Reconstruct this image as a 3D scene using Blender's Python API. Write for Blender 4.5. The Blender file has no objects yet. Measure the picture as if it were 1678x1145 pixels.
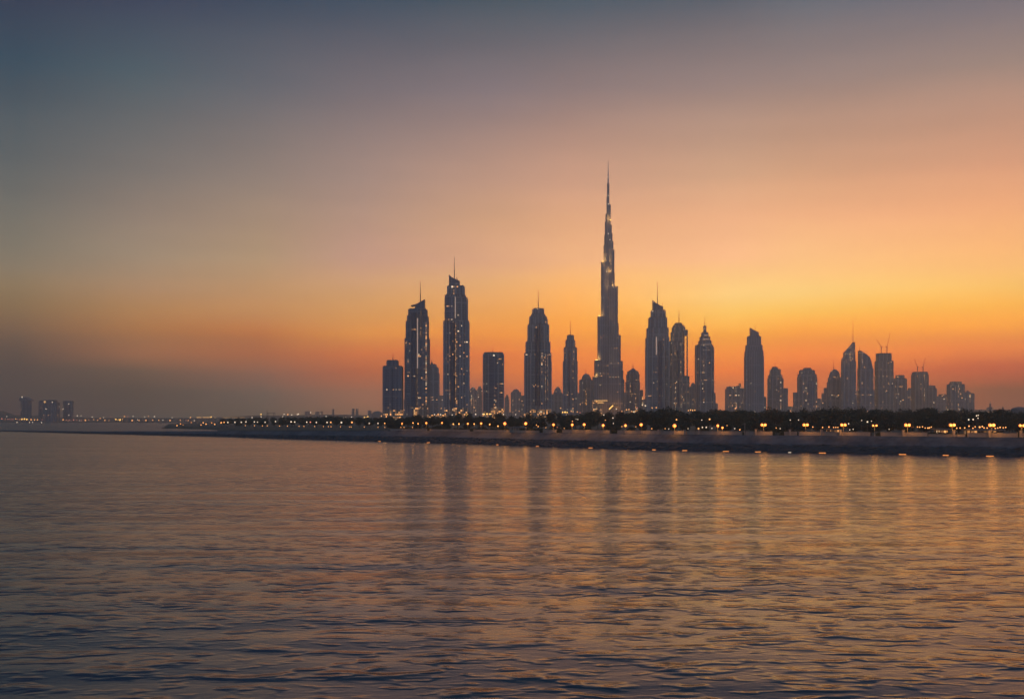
import bpy, bmesh, math, random
import numpy as np
from mathutils import Vector, Matrix
R = random.Random(7)
PI = math.pi
scn = bpy.context.scene
C = scn.collection
FPX, CX, HY, CAMZ = 1800.0, 839.0, 687.0, 14.0
def X(px, D): return (px - CX) / FPX * D
def Z(py, D): return CAMZ - (py - HY) / FPX * D
def lerp(a, b, t): return a + (b - a) * t
def interp(tab, x):
    if x <= tab[0][0]: return tab[0][1]
    for (a, va), (b, vb) in zip(tab, tab[1:]):
        if x <= b: return lerp(va, vb, (x - a) / (b - a))
    return tab[-1][1]
def lin(c):
    return tuple((v / 255 / 12.92) if v / 255 <= .04045 else ((v / 255 + .055) / 1.055) ** 2.4 for v in c)

# ------------------------------------------------------------------ node helpers
class NT:
    def __init__(s, tree): s.t = tree
    def n(s, typ, **kw):
        nd = s.t.nodes.new(typ)
        for k, v in kw.items():
            if k in ('inp',):
                for kk, vv in v.items(): s.set(nd.inputs[kk], vv)
            else: setattr(nd, k, v)
        return nd
    def set(s, sock, v):
        if isinstance(v, bpy.types.NodeSocket): s.t.links.new(v, sock)
        else:
            if isinstance(v, (tuple, list)) and sock.type == 'RGBA' and len(v) == 3: v = (*v, 1)
            sock.default_value = v
    def m(s, op, a, b=0.0, c=0.0, clamp=False):
        nd = s.t.nodes.new('ShaderNodeMath'); nd.operation = op; nd.use_clamp = clamp
        s.set(nd.inputs[0], a); s.set(nd.inputs[1], b); s.set(nd.inputs[2], c)
        return nd.outputs[0]
    def mix(s, f, a, b, mode='MIX'):
        nd = s.t.nodes.new('ShaderNodeMix'); nd.data_type = 'RGBA'; nd.blend_type = mode
        s.set(nd.inputs['Factor'], f); s.set(nd.inputs[6], a); s.set(nd.inputs[7], b)
        return nd.outputs[2]
    def vec(s, x, y, z=0.0):
        nd = s.t.nodes.new('ShaderNodeCombineXYZ')
        s.set(nd.inputs[0], x); s.set(nd.inputs[1], y); s.set(nd.inputs[2], z)
        return nd.outputs[0]
    def smooth(s, v, a, b):
        nd = s.t.nodes.new('ShaderNodeMapRange'); nd.interpolation_type = 'SMOOTHSTEP'
        s.set(nd.inputs[0], v); nd.inputs[1].default_value = a; nd.inputs[2].default_value = b
        return nd.outputs[0]
    def noise(s, vec, scale, detail=3, rough=.5, dim='3D'):
        nd = s.t.nodes.new('ShaderNodeTexNoise'); nd.noise_dimensions = dim
        s.set(nd.inputs['Vector'], vec); nd.inputs['Scale'].default_value = scale
        nd.inputs['Detail'].default_value = detail; nd.inputs['Roughness'].default_value = rough
        return nd.outputs['Fac']

def new_mat(name):
    m = bpy.data.materials.new(name); m.use_nodes = True
    m.node_tree.nodes.clear()
    t = NT(m.node_tree)
    out = t.n('ShaderNodeOutputMaterial')
    p = t.n('ShaderNodeBsdfPrincipled')
    m.node_tree.links.new(p.outputs[0], out.inputs[0])
    return m, t, p
def plain(name, col, rough=.6, metal=0.0, var=.25, scale=.3):
    m, t, p = new_mat(name)
    tc = t.n('ShaderNodeTexCoord')
    f = t.noise(tc.outputs['Object'], scale, 4)
    t.set(p.inputs['Base Color'], t.mix(f, tuple(c * (1 - var) for c in col), tuple(c * (1 + var) for c in col)))
    p.inputs['Roughness'].default_value = rough; p.inputs['Metallic'].default_value = metal
    return m
def glow(name, col, strength):
    m, t, p = new_mat(name)
    p.inputs['Base Color'].default_value = (.5, .45, .4, 1)
    p.inputs['Emission Color'].default_value = (*col, 1)
    p.inputs['Emission Strength'].default_value = strength
    m.cycles.emission_sampling = 'NONE'
    return m
def facade(name, frame, glass, bay=3.6, floor=3.9, p_lit=.035, strength=1.05, warm=.72, pier=5, seed=0.0, rough=.16):
    """window grid of a tower front: piers, spandrels, panes; some rooms have their lights on"""
    m, t, p = new_mat(name)
    uv = t.n('ShaderNodeUVMap').outputs[0]
    sp = t.n('ShaderNodeSeparateXYZ'); t.set(sp.inputs[0], uv)
    oi = t.n('ShaderNodeObjectInfo')
    rnd = t.m('MULTIPLY_ADD', oi.outputs['Random'], 97.0, seed)
    cu = t.m('DIVIDE', sp.outputs[0], bay); cv = t.m('DIVIDE', sp.outputs[1], floor)
    iu, iv = t.m('FLOOR', cu), t.m('FLOOR', cv)
    fu, fv = t.m('FRACT', cu), t.m('FRACT', cv)
    def inside(v, a, b): return t.m('MULTIPLY', t.m('GREATER_THAN', v, a), t.m('LESS_THAN', v, b))
    win = t.m('MULTIPLY', inside(fu, .1, .9), inside(fv, .22, .9))
    pier_f = t.m('LESS_THAN', t.m('FRACT', t.m('DIVIDE', cu, float(pier))), 1.0 / pier)
    belt = t.m('LESS_THAN', t.m('FRACT', t.m('DIVIDE', cv, 17.0)), 1.2 / 17)
    solid = t.m('MAXIMUM', t.m('MULTIPLY', pier_f, .95), t.m('MULTIPLY', belt, .8))
    def wn(v, o='Value'):
        w = t.n('ShaderNodeTexWhiteNoise'); w.noise_dimensions = '3D'; t.set(w.inputs['Vector'], v)
        return w.outputs[o]
    h = wn(t.vec(iu, iv, rnd)); hc = t.n('ShaderNodeTexWhiteNoise'); hc.noise_dimensions = '3D'
    t.set(hc.inputs['Vector'], t.vec(t.m('ADD', iu, 31.0), iv, rnd))
    colh = wn(t.vec(iu, 5.0, rnd)); rowh = wn(t.vec(7.0, iv, rnd))
    zone = t.noise(t.vec(t.m('MULTIPLY', iu, .12), t.m('MULTIPLY', iv, .07), rnd), 1.0, 2)
    zone = t.smooth(zone, .38, .66)
    prob = t.m('MULTIPLY', p_lit * .85, t.m('ADD', .12, t.m('MULTIPLY', zone, 1.35)))
    prob = t.m('MULTIPLY', prob, t.m('ADD', 1.0, t.m('MULTIPLY', t.m('GREATER_THAN', colh, .91), 11.0)))
    prob = t.m('ADD', prob, t.m('MULTIPLY', t.m('GREATER_THAN', rowh, .96), .38))
    lit = t.m('MULTIPLY', t.m('LESS_THAN', h, prob), win)
    br = t.m('ADD', .16, t.m('MULTIPLY', t.m('POWER', hc.outputs['Value'], 2.6), 1.25))
    colr = t.mix(t.m('LESS_THAN', wn(t.vec(iv, iu, rnd)), warm), (1.0, .68, .38), (1.0, .42, .12))
    tint = t.noise(t.vec(t.m('MULTIPLY', sp.outputs[0], .02), t.m('MULTIPLY', sp.outputs[1], .008), rnd), 1.0, 3)
    tintg = t.mix(wn(t.vec(iu, iv, t.m('ADD', rnd, 3.0))), tuple(c * .75 for c in glass), tuple(c * 1.25 for c in glass))
    fr = t.mix(tint, tuple(c * .85 for c in frame), tuple(c * 2.0 for c in frame))
    gl = t.m('MULTIPLY', win, t.m('SUBTRACT', 1.0, solid))
    t.set(p.inputs['Base Color'], t.mix(gl, fr, tintg))
    t.set(p.inputs['Roughness'], t.m('ADD', .6, t.m('MULTIPLY', gl, rough - .6)))
    t.set(p.inputs['Emission Color'], colr)
    t.set(p.inputs['Emission Strength'], t.m('MULTIPLY', t.m('MULTIPLY', lit, br), strength))
    m.cycles.emission_sampling = 'NONE'
    return m

M = {}
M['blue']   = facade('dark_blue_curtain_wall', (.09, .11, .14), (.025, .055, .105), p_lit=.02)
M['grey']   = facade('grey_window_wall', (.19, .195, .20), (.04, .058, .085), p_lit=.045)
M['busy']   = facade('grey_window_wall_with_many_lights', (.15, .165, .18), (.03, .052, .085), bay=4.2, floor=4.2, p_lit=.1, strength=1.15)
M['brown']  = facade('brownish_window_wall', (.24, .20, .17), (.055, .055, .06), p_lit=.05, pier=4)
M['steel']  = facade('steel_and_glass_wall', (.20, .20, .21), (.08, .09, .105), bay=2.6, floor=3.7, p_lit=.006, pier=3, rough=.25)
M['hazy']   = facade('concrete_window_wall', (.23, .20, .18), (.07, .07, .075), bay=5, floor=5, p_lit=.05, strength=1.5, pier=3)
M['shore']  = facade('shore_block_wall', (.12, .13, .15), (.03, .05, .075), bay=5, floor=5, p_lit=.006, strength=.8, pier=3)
M['podium'] = facade('podium_wall_lit', (.22, .18, .14), (.08, .07, .06), bay=4.0, floor=4.6, p_lit=.8, strength=1.5, warm=.97)
M['lowlit'] = facade('lit_low_building_wall', (.25, .2, .15), (.1, .08, .06), bay=4.5, floor=4.0, p_lit=.8, strength=1.5, warm=.95)
M['strip']  = glow('light_strip', (1.0, .62, .42), .42)
M['gold']   = glow('gold_lamp_glow', (1.0, .52, .10), 2.6)
M['goldsoft'] = glow('gold_strip_glow', (1.0, .5, .12), 1.0)
M['warm']   = glow('warm_lamp_glow', (1.0, .38, .08), 1.9)
M['orange'] = glow('orange_lamp_globe', (1.0, .21, .018), 2.3)
M['white']  = glow('white_lamp_glow', (1.0, .76, .5), 1.2)
M['red']    = glow('red_lamp_glow', (1.0, .25, .12), 1.2)
M['lamp_and_glint'] = glow('orange_lamp_and_glint_glow', (1.0, .30, .02), 1.7)
M['metal']  = plain('dark_painted_metal', (.10, .10, .105), .45, .4)
M['roof']   = plain('roof_gravel', (.17, .16, .15), .85)
M['stone']  = plain('pale_stone', (.26, .22, .18), .8, scale=.8)
M['bark']   = plain('bark', (.08, .06, .045), .9)
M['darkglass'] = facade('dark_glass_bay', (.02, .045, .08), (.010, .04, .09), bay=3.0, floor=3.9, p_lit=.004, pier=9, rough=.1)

# ------------------------------------------------------------------ mesh helpers
class MB:
    """collects shapes and links them as ONE mesh object; UVs are metres round the wall and up"""
    def __init__(s): s.v, s.f, s.uv, s.mi = [], [], [], []
    def face(s, pts, uvs=None, mi=0):
        i = len(s.v); s.v += [tuple(p) for p in pts]; s.f.append(tuple(range(i, i + len(pts))))
        s.uv += (uvs or [(p[0], p[1]) for p in pts]); s.mi.append(mi)
    def prism(s, poly, z0, z1, mi=0, top=1, taper=1.0, cap=True, zs=None):
        """poly counter-clockwise seen from above"""
        n = len(poly); cx = sum(p[0] for p in poly) / n; cy = sum(p[1] for p in poly) / n
        tp = [(cx + (x - cx) * taper, cy + (y - cy) * taper) for x, y in poly]
        zt = zs or [z1] * n
        u = 0.0
        for i in range(n):
            a, b = poly[i], poly[(i + 1) % n]; j = (i + 1) % n
            L = math.hypot(b[0] - a[0], b[1] - a[1])
            s.face([(*a, z0), (*b, z0), (*tp[j], zt[j]), (*tp[i], zt[i])], [(u, z0), (u + L, z0), (u + L, zt[j]), (u, zt[i])], mi)
            u += L
        if cap: s.face([(*tp[i], zt[i]) for i in range(n)], None, top)
    def box(s, x0, x1, y0, y1, z0, z1, mi=0, top=None):
        s.prism([(x0, y0), (x1, y0), (x1, y1), (x0, y1)], z0, z1, mi, mi if top is None else top)
        s.face([(x0, y1, z0), (x1, y1, z0), (x1, y0, z0), (x0, y0, z0)], None, mi)
    def lathe(s, prof, cx, cy, n=16, mi=0, sy=1.0, a0=0.0):
        for (r0, z0), (r1, z1) in zip(prof, prof[1:]):
            for k in range(n):
                a, b = 2 * PI * k / n + a0, 2 * PI * (k + 1) / n + a0
                q = [(cx + r0 * math.cos(a), cy + sy * r0 * math.sin(a), z0), (cx + r0 * math.cos(b), cy + sy * r0 * math.sin(b), z0),
                     (cx + r1 * math.cos(b), cy + sy * r1 * math.sin(b), z1), (cx + r1 * math.cos(a), cy + sy * r1 * math.sin(a), z1)]
                uvq = [(r0 * a, z0), (r0 * b, z0), (r1 * b, z1), (r1 * a, z1)]
                if r1 < 1e-6: q, uvq = q[:3], uvq[:3]
                elif r0 < 1e-6: q, uvq = [q[0]] + q[2:], [uvq[0]] + uvq[2:]
                s.face(q, uvq, mi)
    def tube(s, a, b, r0, r1=None, n=6, mi=0):
        a, b = Vector(a), Vector(b); r1 = r0 if r1 is None else r1
        d = (b - a).normalized(); e = d.orthogonal().normalized(); g = d.cross(e)
        ring = lambda c, r: [c + (e * math.cos(2 * PI * k / n) + g * math.sin(2 * PI * k / n)) * r for k in range(n)]
        p, q = ring(a, r0), ring(b, r1)
        for k in range(n):
            j = (k + 1) % n; s.face([p[k], p[j], q[j], q[k]], None, mi)
        s.face(q, None, mi); s.face(p[::-1], None, mi)
    def ball(s, c, r, mi=0, n=8, m=5, sz=1.0):
        prof = [(r * math.sin(PI * k / m), c[2] - sz * r * math.cos(PI * k / m)) for k in range(m + 1)]
        prof[0] = (0, prof[0][1]); prof[-1] = (0, prof[-1][1])
        s.lathe(prof, c[0], c[1], n, mi)
    def profile(s, pts, y0, y1, mi=0):
        """outline in x,z (clockwise seen from the front) pushed back from y0 to y1"""
        s.face([(x, y0, z) for x, z in pts], [(x, z) for x, z in pts], mi)
        s.face([(x, y1, z) for x, z in reversed(pts)], [(x, z) for x, z in reversed(pts)], mi)
        n = len(pts)
        for i in range(n):
            (xa, za), (xb, zb) = pts[i], pts[(i + 1) % n]
            s.face([(xb, y0, zb), (xa, y0, za), (xa, y1, za), (xb, y1, zb)], [(y0, zb), (y0, za), (y1, za), (y1, zb)], mi)
    def build(s, name, mats, parent=None, origin=None, smooth=False):
        me = bpy.data.meshes.new(name)
        o0 = Vector(origin) if origin is not None else (parent.matrix_world.translation.copy() if parent else Vector((0, 0, 0)))
        me.from_pydata([tuple(Vector(p) - o0) for p in s.v], [], s.f)
        uvl = me.uv_layers.new(name='UVMap')
        uvl.data.foreach_set('uv', [c for p in s.uv for c in p])
        for m in (mats if isinstance(mats, (list, tuple)) else [mats]): me.materials.append(m)
        me.polygons.foreach_set('material_index', s.mi)
        bm = bmesh.new(); bm.from_mesh(me)
        bmesh.ops.remove_doubles(bm, verts=bm.verts, dist=.002)
        bmesh.ops.recalc_face_normals(bm, faces=bm.faces)
        bm.to_mesh(me); bm.free()
        if smooth: me.polygons.foreach_set('use_smooth', [True] * len(me.polygons))
        ob = bpy.data.objects.new(name, me); C.objects.link(ob)
        if parent: ob.parent = parent
        else: ob.location = o0
        return ob
def tag(o, label=None, cat=None, group=None, kind=None):
    if label: o['label'] = label
    if cat: o['category'] = cat
    if group: o['group'] = group
    if kind: o['kind'] = kind
    return o
def thing(name, loc, label, cat, group=None, rz=0.0):
    o = bpy.data.objects.new(name, None); C.objects.link(o)
    o.location = loc; o.rotation_euler = (0, 0, rz); o.empty_display_size = 2
    o.matrix_world = Matrix.Translation(Vector(loc)) @ Matrix.Rotation(rz, 4, 'Z')
    return tag(o, label, cat, group)
def lamp(name, loc, watts, col, parent=None, r=.4):
    l = bpy.data.lights.new(name, 'POINT'); l.energy = watts; l.color = col; l.shadow_soft_size = r
    o = bpy.data.objects.new(name, l); C.objects.link(o)
    if parent is not None:
        o.parent = parent; o.location = Vector(loc) - parent.location
    else: o.location = loc
    return o

# ------------------------------------------------------------------ camera
cam = bpy.data.cameras.new('camera'); co = bpy.data.objects.new('camera', cam); C.objects.link(co)
co.location = (0, 0, CAMZ); co.rotation_euler = (PI / 2, 0, 0)
cam.sensor_width = 36; cam.lens = 36 * FPX / 1678; cam.shift_y = (HY - 572.5) / 1678
cam.clip_start = .5; cam.clip_end = 60000
scn.camera = co

# ------------------------------------------------------------------ sky
w = bpy.data.worlds.new('World'); scn.world = w; w.use_nodes = True
w.node_tree.nodes.clear(); t = NT(w.node_tree)
out = t.n('ShaderNodeOutputWorld'); bg = t.n('ShaderNodeBackground'); w.node_tree.links.new(bg.outputs[0], out.inputs[0])
d = t.n('ShaderNodeTexCoord').outputs['Generated']
nrm = t.n('ShaderNodeVectorMath', operation='NORMALIZE'); t.set(nrm.inputs[0], d)
sx = t.n('ShaderNodeSeparateXYZ'); t.set(sx.inputs[0], nrm.outputs[0])
az = t.m('ARCTAN2', sx.outputs[0], sx.outputs[1])
wob = t.noise(t.vec(t.m('MULTIPLY', az, 2.2), t.m('MULTIPLY', sx.outputs[2], 9.0), 0.0), 1.6, 3)
elev = t.m('ADD', t.m('ARCSINE', sx.outputs[2]), t.m('MULTIPLY', t.m('SUBTRACT', wob, .5), .02))
te = t.m('POWER', t.m('DIVIDE', t.m('MAXIMUM', elev, 0.0), PI / 2), .5)
# SKYTAB-BEGIN
EL = [0.223, 1.496, 2.449, 3.402, 4.352, 5.301, 6.246, 7.188, 8.126, 10.142, 12.134, 16.612, 20.751, 35.000, 90.000]                   # elevations of the stops, degrees
SKY = {                                        # azimuth, degrees: one linear colour per stop
 -180: [(0.1952,0.2300,0.3176), (0.2140,0.2518,0.3455), (0.2443,0.2867,0.4054), (0.2769,0.3243,0.4541), (0.3119,0.3786,0.5425), (0.3365,0.4226,0.6198), (0.3623,0.4694,0.7033), (0.3756,0.5023,0.7473), (0.3892,0.5192,0.7930), (0.3493,0.4857,0.7700), (0.3493,0.4857,0.7700), (0.2769,0.4226,0.7033), (0.2140,0.3508,0.6198), (0.1370,0.2518,0.4883), (0.0846,0.1626,0.3599)],
 -75: [(0.0778,0.0842,0.0993), (0.0867,0.0940,0.1105), (0.0963,0.1043,0.1223), (0.1117,0.1153,0.1286), (0.1284,0.1329,0.1483), (0.1466,0.1521,0.1771), (0.1529,0.1727,0.2090), (0.1529,0.1874,0.2349), (0.1466,0.1949,0.2532), (0.1284,0.1800,0.2627), (0.1284,0.1800,0.2627), (0.0867,0.1455,0.2440), (0.0542,0.1097,0.2090), (0.0383,0.0796,0.1771), (0.0443,0.0890,0.1927)],
 -24.201: [(0.0020,0.0123,0.0279), (0.0020,0.0297,0.0304), (0.0038,0.0222,0.0214), (0.1300,0.0683,0.0169), (0.4184,0.1998,0.0516), (0.4841,0.2758,0.0828), (0.4840,0.3177,0.1359), (0.3905,0.3058,0.1908), (0.2938,0.2582,0.1843), (0.1843,0.1862,0.1606), (0.1015,0.1298,0.1396), (0.0020,0.0493,0.0940), (0.0020,0.0022,0.0493), (0.0232,0.0545,0.1022), (0.0452,0.0802,0.1500)],
 -18.692: [(0.0319,0.0768,0.0671), (0.0239,0.0546,0.0400), (0.2110,0.1252,0.0606), (0.9065,0.2963,0.0660), (1.1119,0.3995,0.0444), (0.9704,0.4553,0.1244), (0.8266,0.4605,0.2153), (0.6521,0.4246,0.2428), (0.5421,0.3948,0.2584), (0.3739,0.2824,0.2182), (0.2094,0.1910,0.1782), (0.0424,0.0956,0.1318), (0.0020,0.0151,0.0750), (0.0252,0.0561,0.1022), (0.0452,0.0802,0.1500)],
 -12.802: [(0.1233,0.1444,0.1049), (0.1581,0.1658,0.1440), (0.5133,0.2026,0.1231), (1.1298,0.2631,0.0371), (1.5228,0.4106,0.0215), (1.3301,0.5645,0.1432), (1.1069,0.5671,0.2154), (0.8809,0.5100,0.2432), (0.7281,0.4754,0.2670), (0.5295,0.3598,0.2446), (0.3293,0.2526,0.2168), (0.1045,0.1239,0.1609), (0.0020,0.0386,0.0923), (0.0296,0.0578,0.1070), (0.0452,0.0802,0.1500)],
 -7.876: [(0.4072,0.2420,0.1392), (0.7402,0.2826,0.1567), (1.2668,0.2258,0.0393), (2.0108,0.4079,0.0220), (2.3482,0.7766,0.0446), (1.6908,0.7166,0.1417), (1.3175,0.6537,0.2235), (1.1659,0.6181,0.3163), (0.8836,0.4900,0.3504), (0.6472,0.3916,0.2884), (0.4690,0.3149,0.2668), (0.1708,0.1512,0.1813), (0.0042,0.0492,0.1033), (0.0343,0.0612,0.1095), (0.0452,0.0802,0.1500)],
 -0.923: [(0.6805,0.2594,0.1157), (1.2017,0.2421,0.0956), (2.0975,0.4164,0.0175), (2.4316,0.4490,0.0020), (2.8532,0.8467,0.0038), (2.1220,0.8172,0.0938), (1.8468,0.8179,0.1964), (1.5109,0.7648,0.2690), (1.2789,0.6508,0.3491), (0.9487,0.5079,0.2798), (0.6952,0.3924,0.2744), (0.2239,0.1828,0.2122), (0.0231,0.0705,0.1115), (0.0395,0.0685,0.1144), (0.0452,0.0802,0.1500)],
 3.053: [(1.2021,0.3394,0.1183), (1.8167,0.3117,0.0572), (2.4336,0.4429,0.0020), (3.0000,0.6644,0.0020), (3.0000,0.9316,0.0020), (2.5832,0.9328,0.0463), (2.3157,0.9721,0.1516), (1.8652,0.8855,0.2491), (1.5278,0.7673,0.3467), (1.1532,0.5791,0.2965), (0.8486,0.4494,0.2924), (0.2629,0.1963,0.2066), (0.0275,0.0813,0.1299), (0.0452,0.0742,0.1195), (0.0452,0.0802,0.1500)],
 11.341: [(1.1953,0.3492,0.1443), (1.4174,0.2905,0.0692), (2.5206,0.4299,0.0020), (3.0000,0.7754,0.0020), (3.0000,1.1263,0.0020), (2.3933,1.3669,0.1928), (2.0984,1.3614,0.3971), (1.8084,1.0696,0.3818), (1.6717,0.8638,0.4134), (1.2911,0.6459,0.3360), (0.8511,0.4798,0.2896), (0.3217,0.2362,0.2299), (0.0405,0.0876,0.1386), (0.0545,0.0802,0.1221), (0.0452,0.0802,0.1500)],
 14.664: [(1.4257,0.3526,0.1076), (1.4764,0.2383,0.0470), (1.9946,0.2716,0.0020), (3.0000,0.5999,0.0020), (3.0000,1.0038,0.0020), (2.2468,1.2341,0.1373), (2.0413,1.3366,0.3710), (1.8449,1.0691,0.3665), (1.6413,0.9036,0.3668), (1.3435,0.6578,0.3249), (0.8479,0.4517,0.2617), (0.3327,0.2416,0.2277), (0.0530,0.1110,0.1694), (0.0612,0.0844,0.1221), (0.0452,0.0802,0.1500)],
 23.989: [(0.2399,0.0937,0.0789), (0.2296,0.0281,0.0168), (1.5354,0.1156,0.0020), (3.0000,0.6517,0.0020), (3.0000,1.0087,0.0020), (2.4628,1.1037,0.0702), (2.0364,1.1330,0.2113), (1.8513,0.9582,0.2807), (1.7587,0.8462,0.2866), (1.3257,0.5910,0.2658), (0.9379,0.4359,0.2451), (0.3649,0.2578,0.2245), (0.0542,0.1039,0.1876), (0.0648,0.0887,0.1274), (0.0452,0.0802,0.1500)],
 80: [(0.1404,0.1097,0.1105), (0.1529,0.1153,0.1163), (0.1944,0.1269,0.1163), (0.2419,0.1588,0.1286), (0.2769,0.1874,0.1415), (0.3147,0.2270,0.1696), (0.3449,0.2530,0.1927), (0.3246,0.2530,0.2174), (0.3050,0.2530,0.2349), (0.2419,0.2270,0.2532), (0.2419,0.2270,0.2532), (0.1730,0.2106,0.2723), (0.1227,0.1800,0.2723), (0.0735,0.1329,0.2440), (0.0508,0.0990,0.2090)],
 180: [(0.1952,0.2300,0.3176), (0.2140,0.2518,0.3455), (0.2443,0.2867,0.4054), (0.2769,0.3243,0.4541), (0.3119,0.3786,0.5425), (0.3365,0.4226,0.6198), (0.3623,0.4694,0.7033), (0.3756,0.5023,0.7473), (0.3892,0.5192,0.7930), (0.3493,0.4857,0.7700), (0.3493,0.4857,0.7700), (0.2769,0.4226,0.7033), (0.2140,0.3508,0.6198), (0.1370,0.2518,0.4883), (0.0846,0.1626,0.3599)],
}
# SKYTAB-END
def ramp(cols):
    nd = t.n('ShaderNodeValToRGB'); cr = nd.color_ramp; cr.interpolation = 'LINEAR'
    ps = [math.sqrt(max(e, 0) / 90) for e in EL]
    for i, (p_, c) in enumerate(zip(ps, cols)):
        if i == 0: el = cr.elements[0]; el.position = p_
        elif i == len(ps) - 1: el = cr.elements[-1]; el.position = p_
        else: el = cr.elements.new(p_)
        el.color = (*c, 1)
    t.set(nd.inputs[0], te)
    return nd.outputs[0]
keys = sorted(SKY); col = ramp(SKY[keys[0]])
for a, b in zip(keys, keys[1:]):
    mr = t.n('ShaderNodeMapRange'); t.set(mr.inputs[0], az)
    mr.inputs[1].default_value = math.radians(a); mr.inputs[2].default_value = math.radians(b)
    col = t.mix(mr.outputs[0], col, ramp(SKY[b]))
cl = t.noise(t.vec(t.m('MULTIPLY', az, 3.0), t.m('MULTIPLY', sx.outputs[2], 26.0), 3.0), 2.0, 4, .55)
col = t.mix(1.0, col, t.mix(cl, (.90, .905, .92), (1.10, 1.095, 1.08)), 'MULTIPLY')
sky = t.n('ShaderNodeTexSky', sky_type='NISHITA', sun_disc=False)
sky.sun_elevation = math.radians(1.0); sky.sun_rotation = math.radians(15)
add = t.mix(.02, col, sky.outputs[0], 'ADD')
t.set(bg.inputs[0], add); bg.inputs[1].default_value = 1.0

# ------------------------------------------------------------------ haze
HZ = MB(); HZ.box(-9500, 9500, -1600, 11500, -4.0, 856.0)
haze = HZ.build('haze', []); tag(haze, 'thin brownish dusk haze over the water and the city', 'haze', kind='stuff')
hm = bpy.data.materials.new('haze_air'); hm.use_nodes = True; hm.node_tree.nodes.clear()
ht = NT(hm.node_tree); ho = ht.n('ShaderNodeOutputMaterial'); hv = ht.n('ShaderNodeVolumePrincipled')
hm.node_tree.links.new(hv.outputs[0], ho.inputs['Volume'])
hv.inputs['Density'].default_value = 1.3e-4; hv.inputs['Color'].default_value = (.93, .89, .78, 1); hv.inputs['Anisotropy'].default_value = .6
haze.data.materials.append(hm)

# ------------------------------------------------------------------ water
def water_mat(name, amp=1.0, rough=.16, base=(.030, .050, .066)):
    m, t, p = new_mat(name)
    g = t.n('ShaderNodeNewGeometry').outputs['Position']
    def layer(rot, sx_, sy_, scale, detail, amp_, r=.5):
        mp = t.n('ShaderNodeMapping'); t.set(mp.inputs[0], g)
        mp.inputs['Rotation'].default_value = (0, 0, math.radians(rot)); mp.inputs['Scale'].default_value = (sx_, sy_, 1)
        return t.m('MULTIPLY', t.noise(mp.outputs[0], scale, detail, r), amp_)
    swell = layer(14, .28, 1.0, .085, 1, .75)
    chop = t.smooth(layer(9, .60, 1.0, .30, 2, 1.0), .50, .84)          # mostly flat water with separate short crests
    chop2 = t.smooth(layer(-6, .70, 1.0, .70, 1, 1.0), .50, .84)
    fine = layer(-12, .6, 1.0, 1.3, 2, .03)
    patch = t.smooth(layer(4, .45, 1.0, .016, 3, 1.0), .32, .66)
    lively = t.m('ADD', .35, t.m('MULTIPLY', patch, .85))
    h = t.m('ADD', t.m('MULTIPLY', chop, .27), t.m('MULTIPLY', chop2, .12))
    h = t.m('ADD', swell, t.m('MULTIPLY', t.m('ADD', h, fine), lively))
    b = t.n('ShaderNodeBump'); t.set(b.inputs['Height'], t.m('MULTIPLY', h, amp)); b.inputs['Strength'].default_value = 1.0
    b.inputs['Distance'].default_value = 1.0
    t.set(p.inputs['Normal'], b.outputs[0])
    p.inputs['Base Color'].default_value = (*base, 1); p.inputs['IOR'].default_value = 1.333
    p.inputs['Roughness'].default_value = rough; p.inputs['Specular IOR Level'].default_value = .37
    return m
def sheet(name, poly, z, mat):
    b = MB(); b.face([(x, y, z) for x, y in poly]); return tag(b.build(name, mat), kind='structure')
tag(sheet('water', [(-9300, -1500), (9300, -1500), (9300, 11300), (-9300, 11300)], 0.0, water_mat('sea_surface')), 'rippled dusk sea reflecting orange and grey sky', 'water')

tag(sheet('lagoon_water', [(X(a, b), b) for a, b in ((-900, 3000), (0, 1420), (200, 1330), (366, 1130), (366, 1500), (300, 3500), (338, 4380), (344, 4760), (200, 4870), (-200, 4970), (-1500, 5260))], .03, water_mat('ruffled_lagoon_surface', 1.6, .3, (.02, .05, .07))), 'wind-ruffled dark lagoon behind the breakwater', 'water')

# ------------------------------------------------------------------ shore line and embankment
SH = [(-900, 2700), (-500, 1900), (-200, 1480), (0, 1292), (130, 1096), (260, 969), (350, 900), (450, 800), (640, 690), (755, 640), (890, 568), (1050, 512), (1150, 488), (1410, 450), (1678, 412), (2100, 372), (2700, 330), (3600, 290)]
def shoreD(px): return interp(SH, px)
def topz(px): return interp([(-900, .7), (-100, .9), (0, 1.3), (130, 2.4), (260, 3.6), (450, 5.5), (640, 6.9), (1678, 7.0)], px)
base = [(X(a, b), b) for a, b in SH]
# walk the shore in even steps
line = []
for (x0, y0), (x1, y1) in zip(base, base[1:]):
    n = max(2, int(math.hypot(x1 - x0, y1 - y0) / 1.3))
    for k in range(n): line.append((lerp(x0, x1, k / n), lerp(y0, y1, k / n)))
line = np.array(line)
for _ in range(60): line[1:-1] = (line[:-2] + line[1:-1] * 2 + line[2:]) / 4
tan = np.gradient(line, axis=0); tan /= np.linalg.norm(tan, axis=1)[:, None]
nor = np.stack([-tan[:, 1], tan[:, 0]], 1)                       # points inland
def px_of(x, y): return CX + x / y * FPX
rng = np.random.default_rng(3)
def smooth_noise(shape, k):
    a = rng.standard_normal(shape)
    for _ in range(k):
        a = (a + np.roll(a, 1, 0) + np.roll(a, -1, 0) + np.roll(a, 1, 1) + np.roll(a, -1, 1)) / 5
    return a / a.std()
N = len(line); TZ = np.array([topz(px_of(x, y)) for x, y in line])
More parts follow.
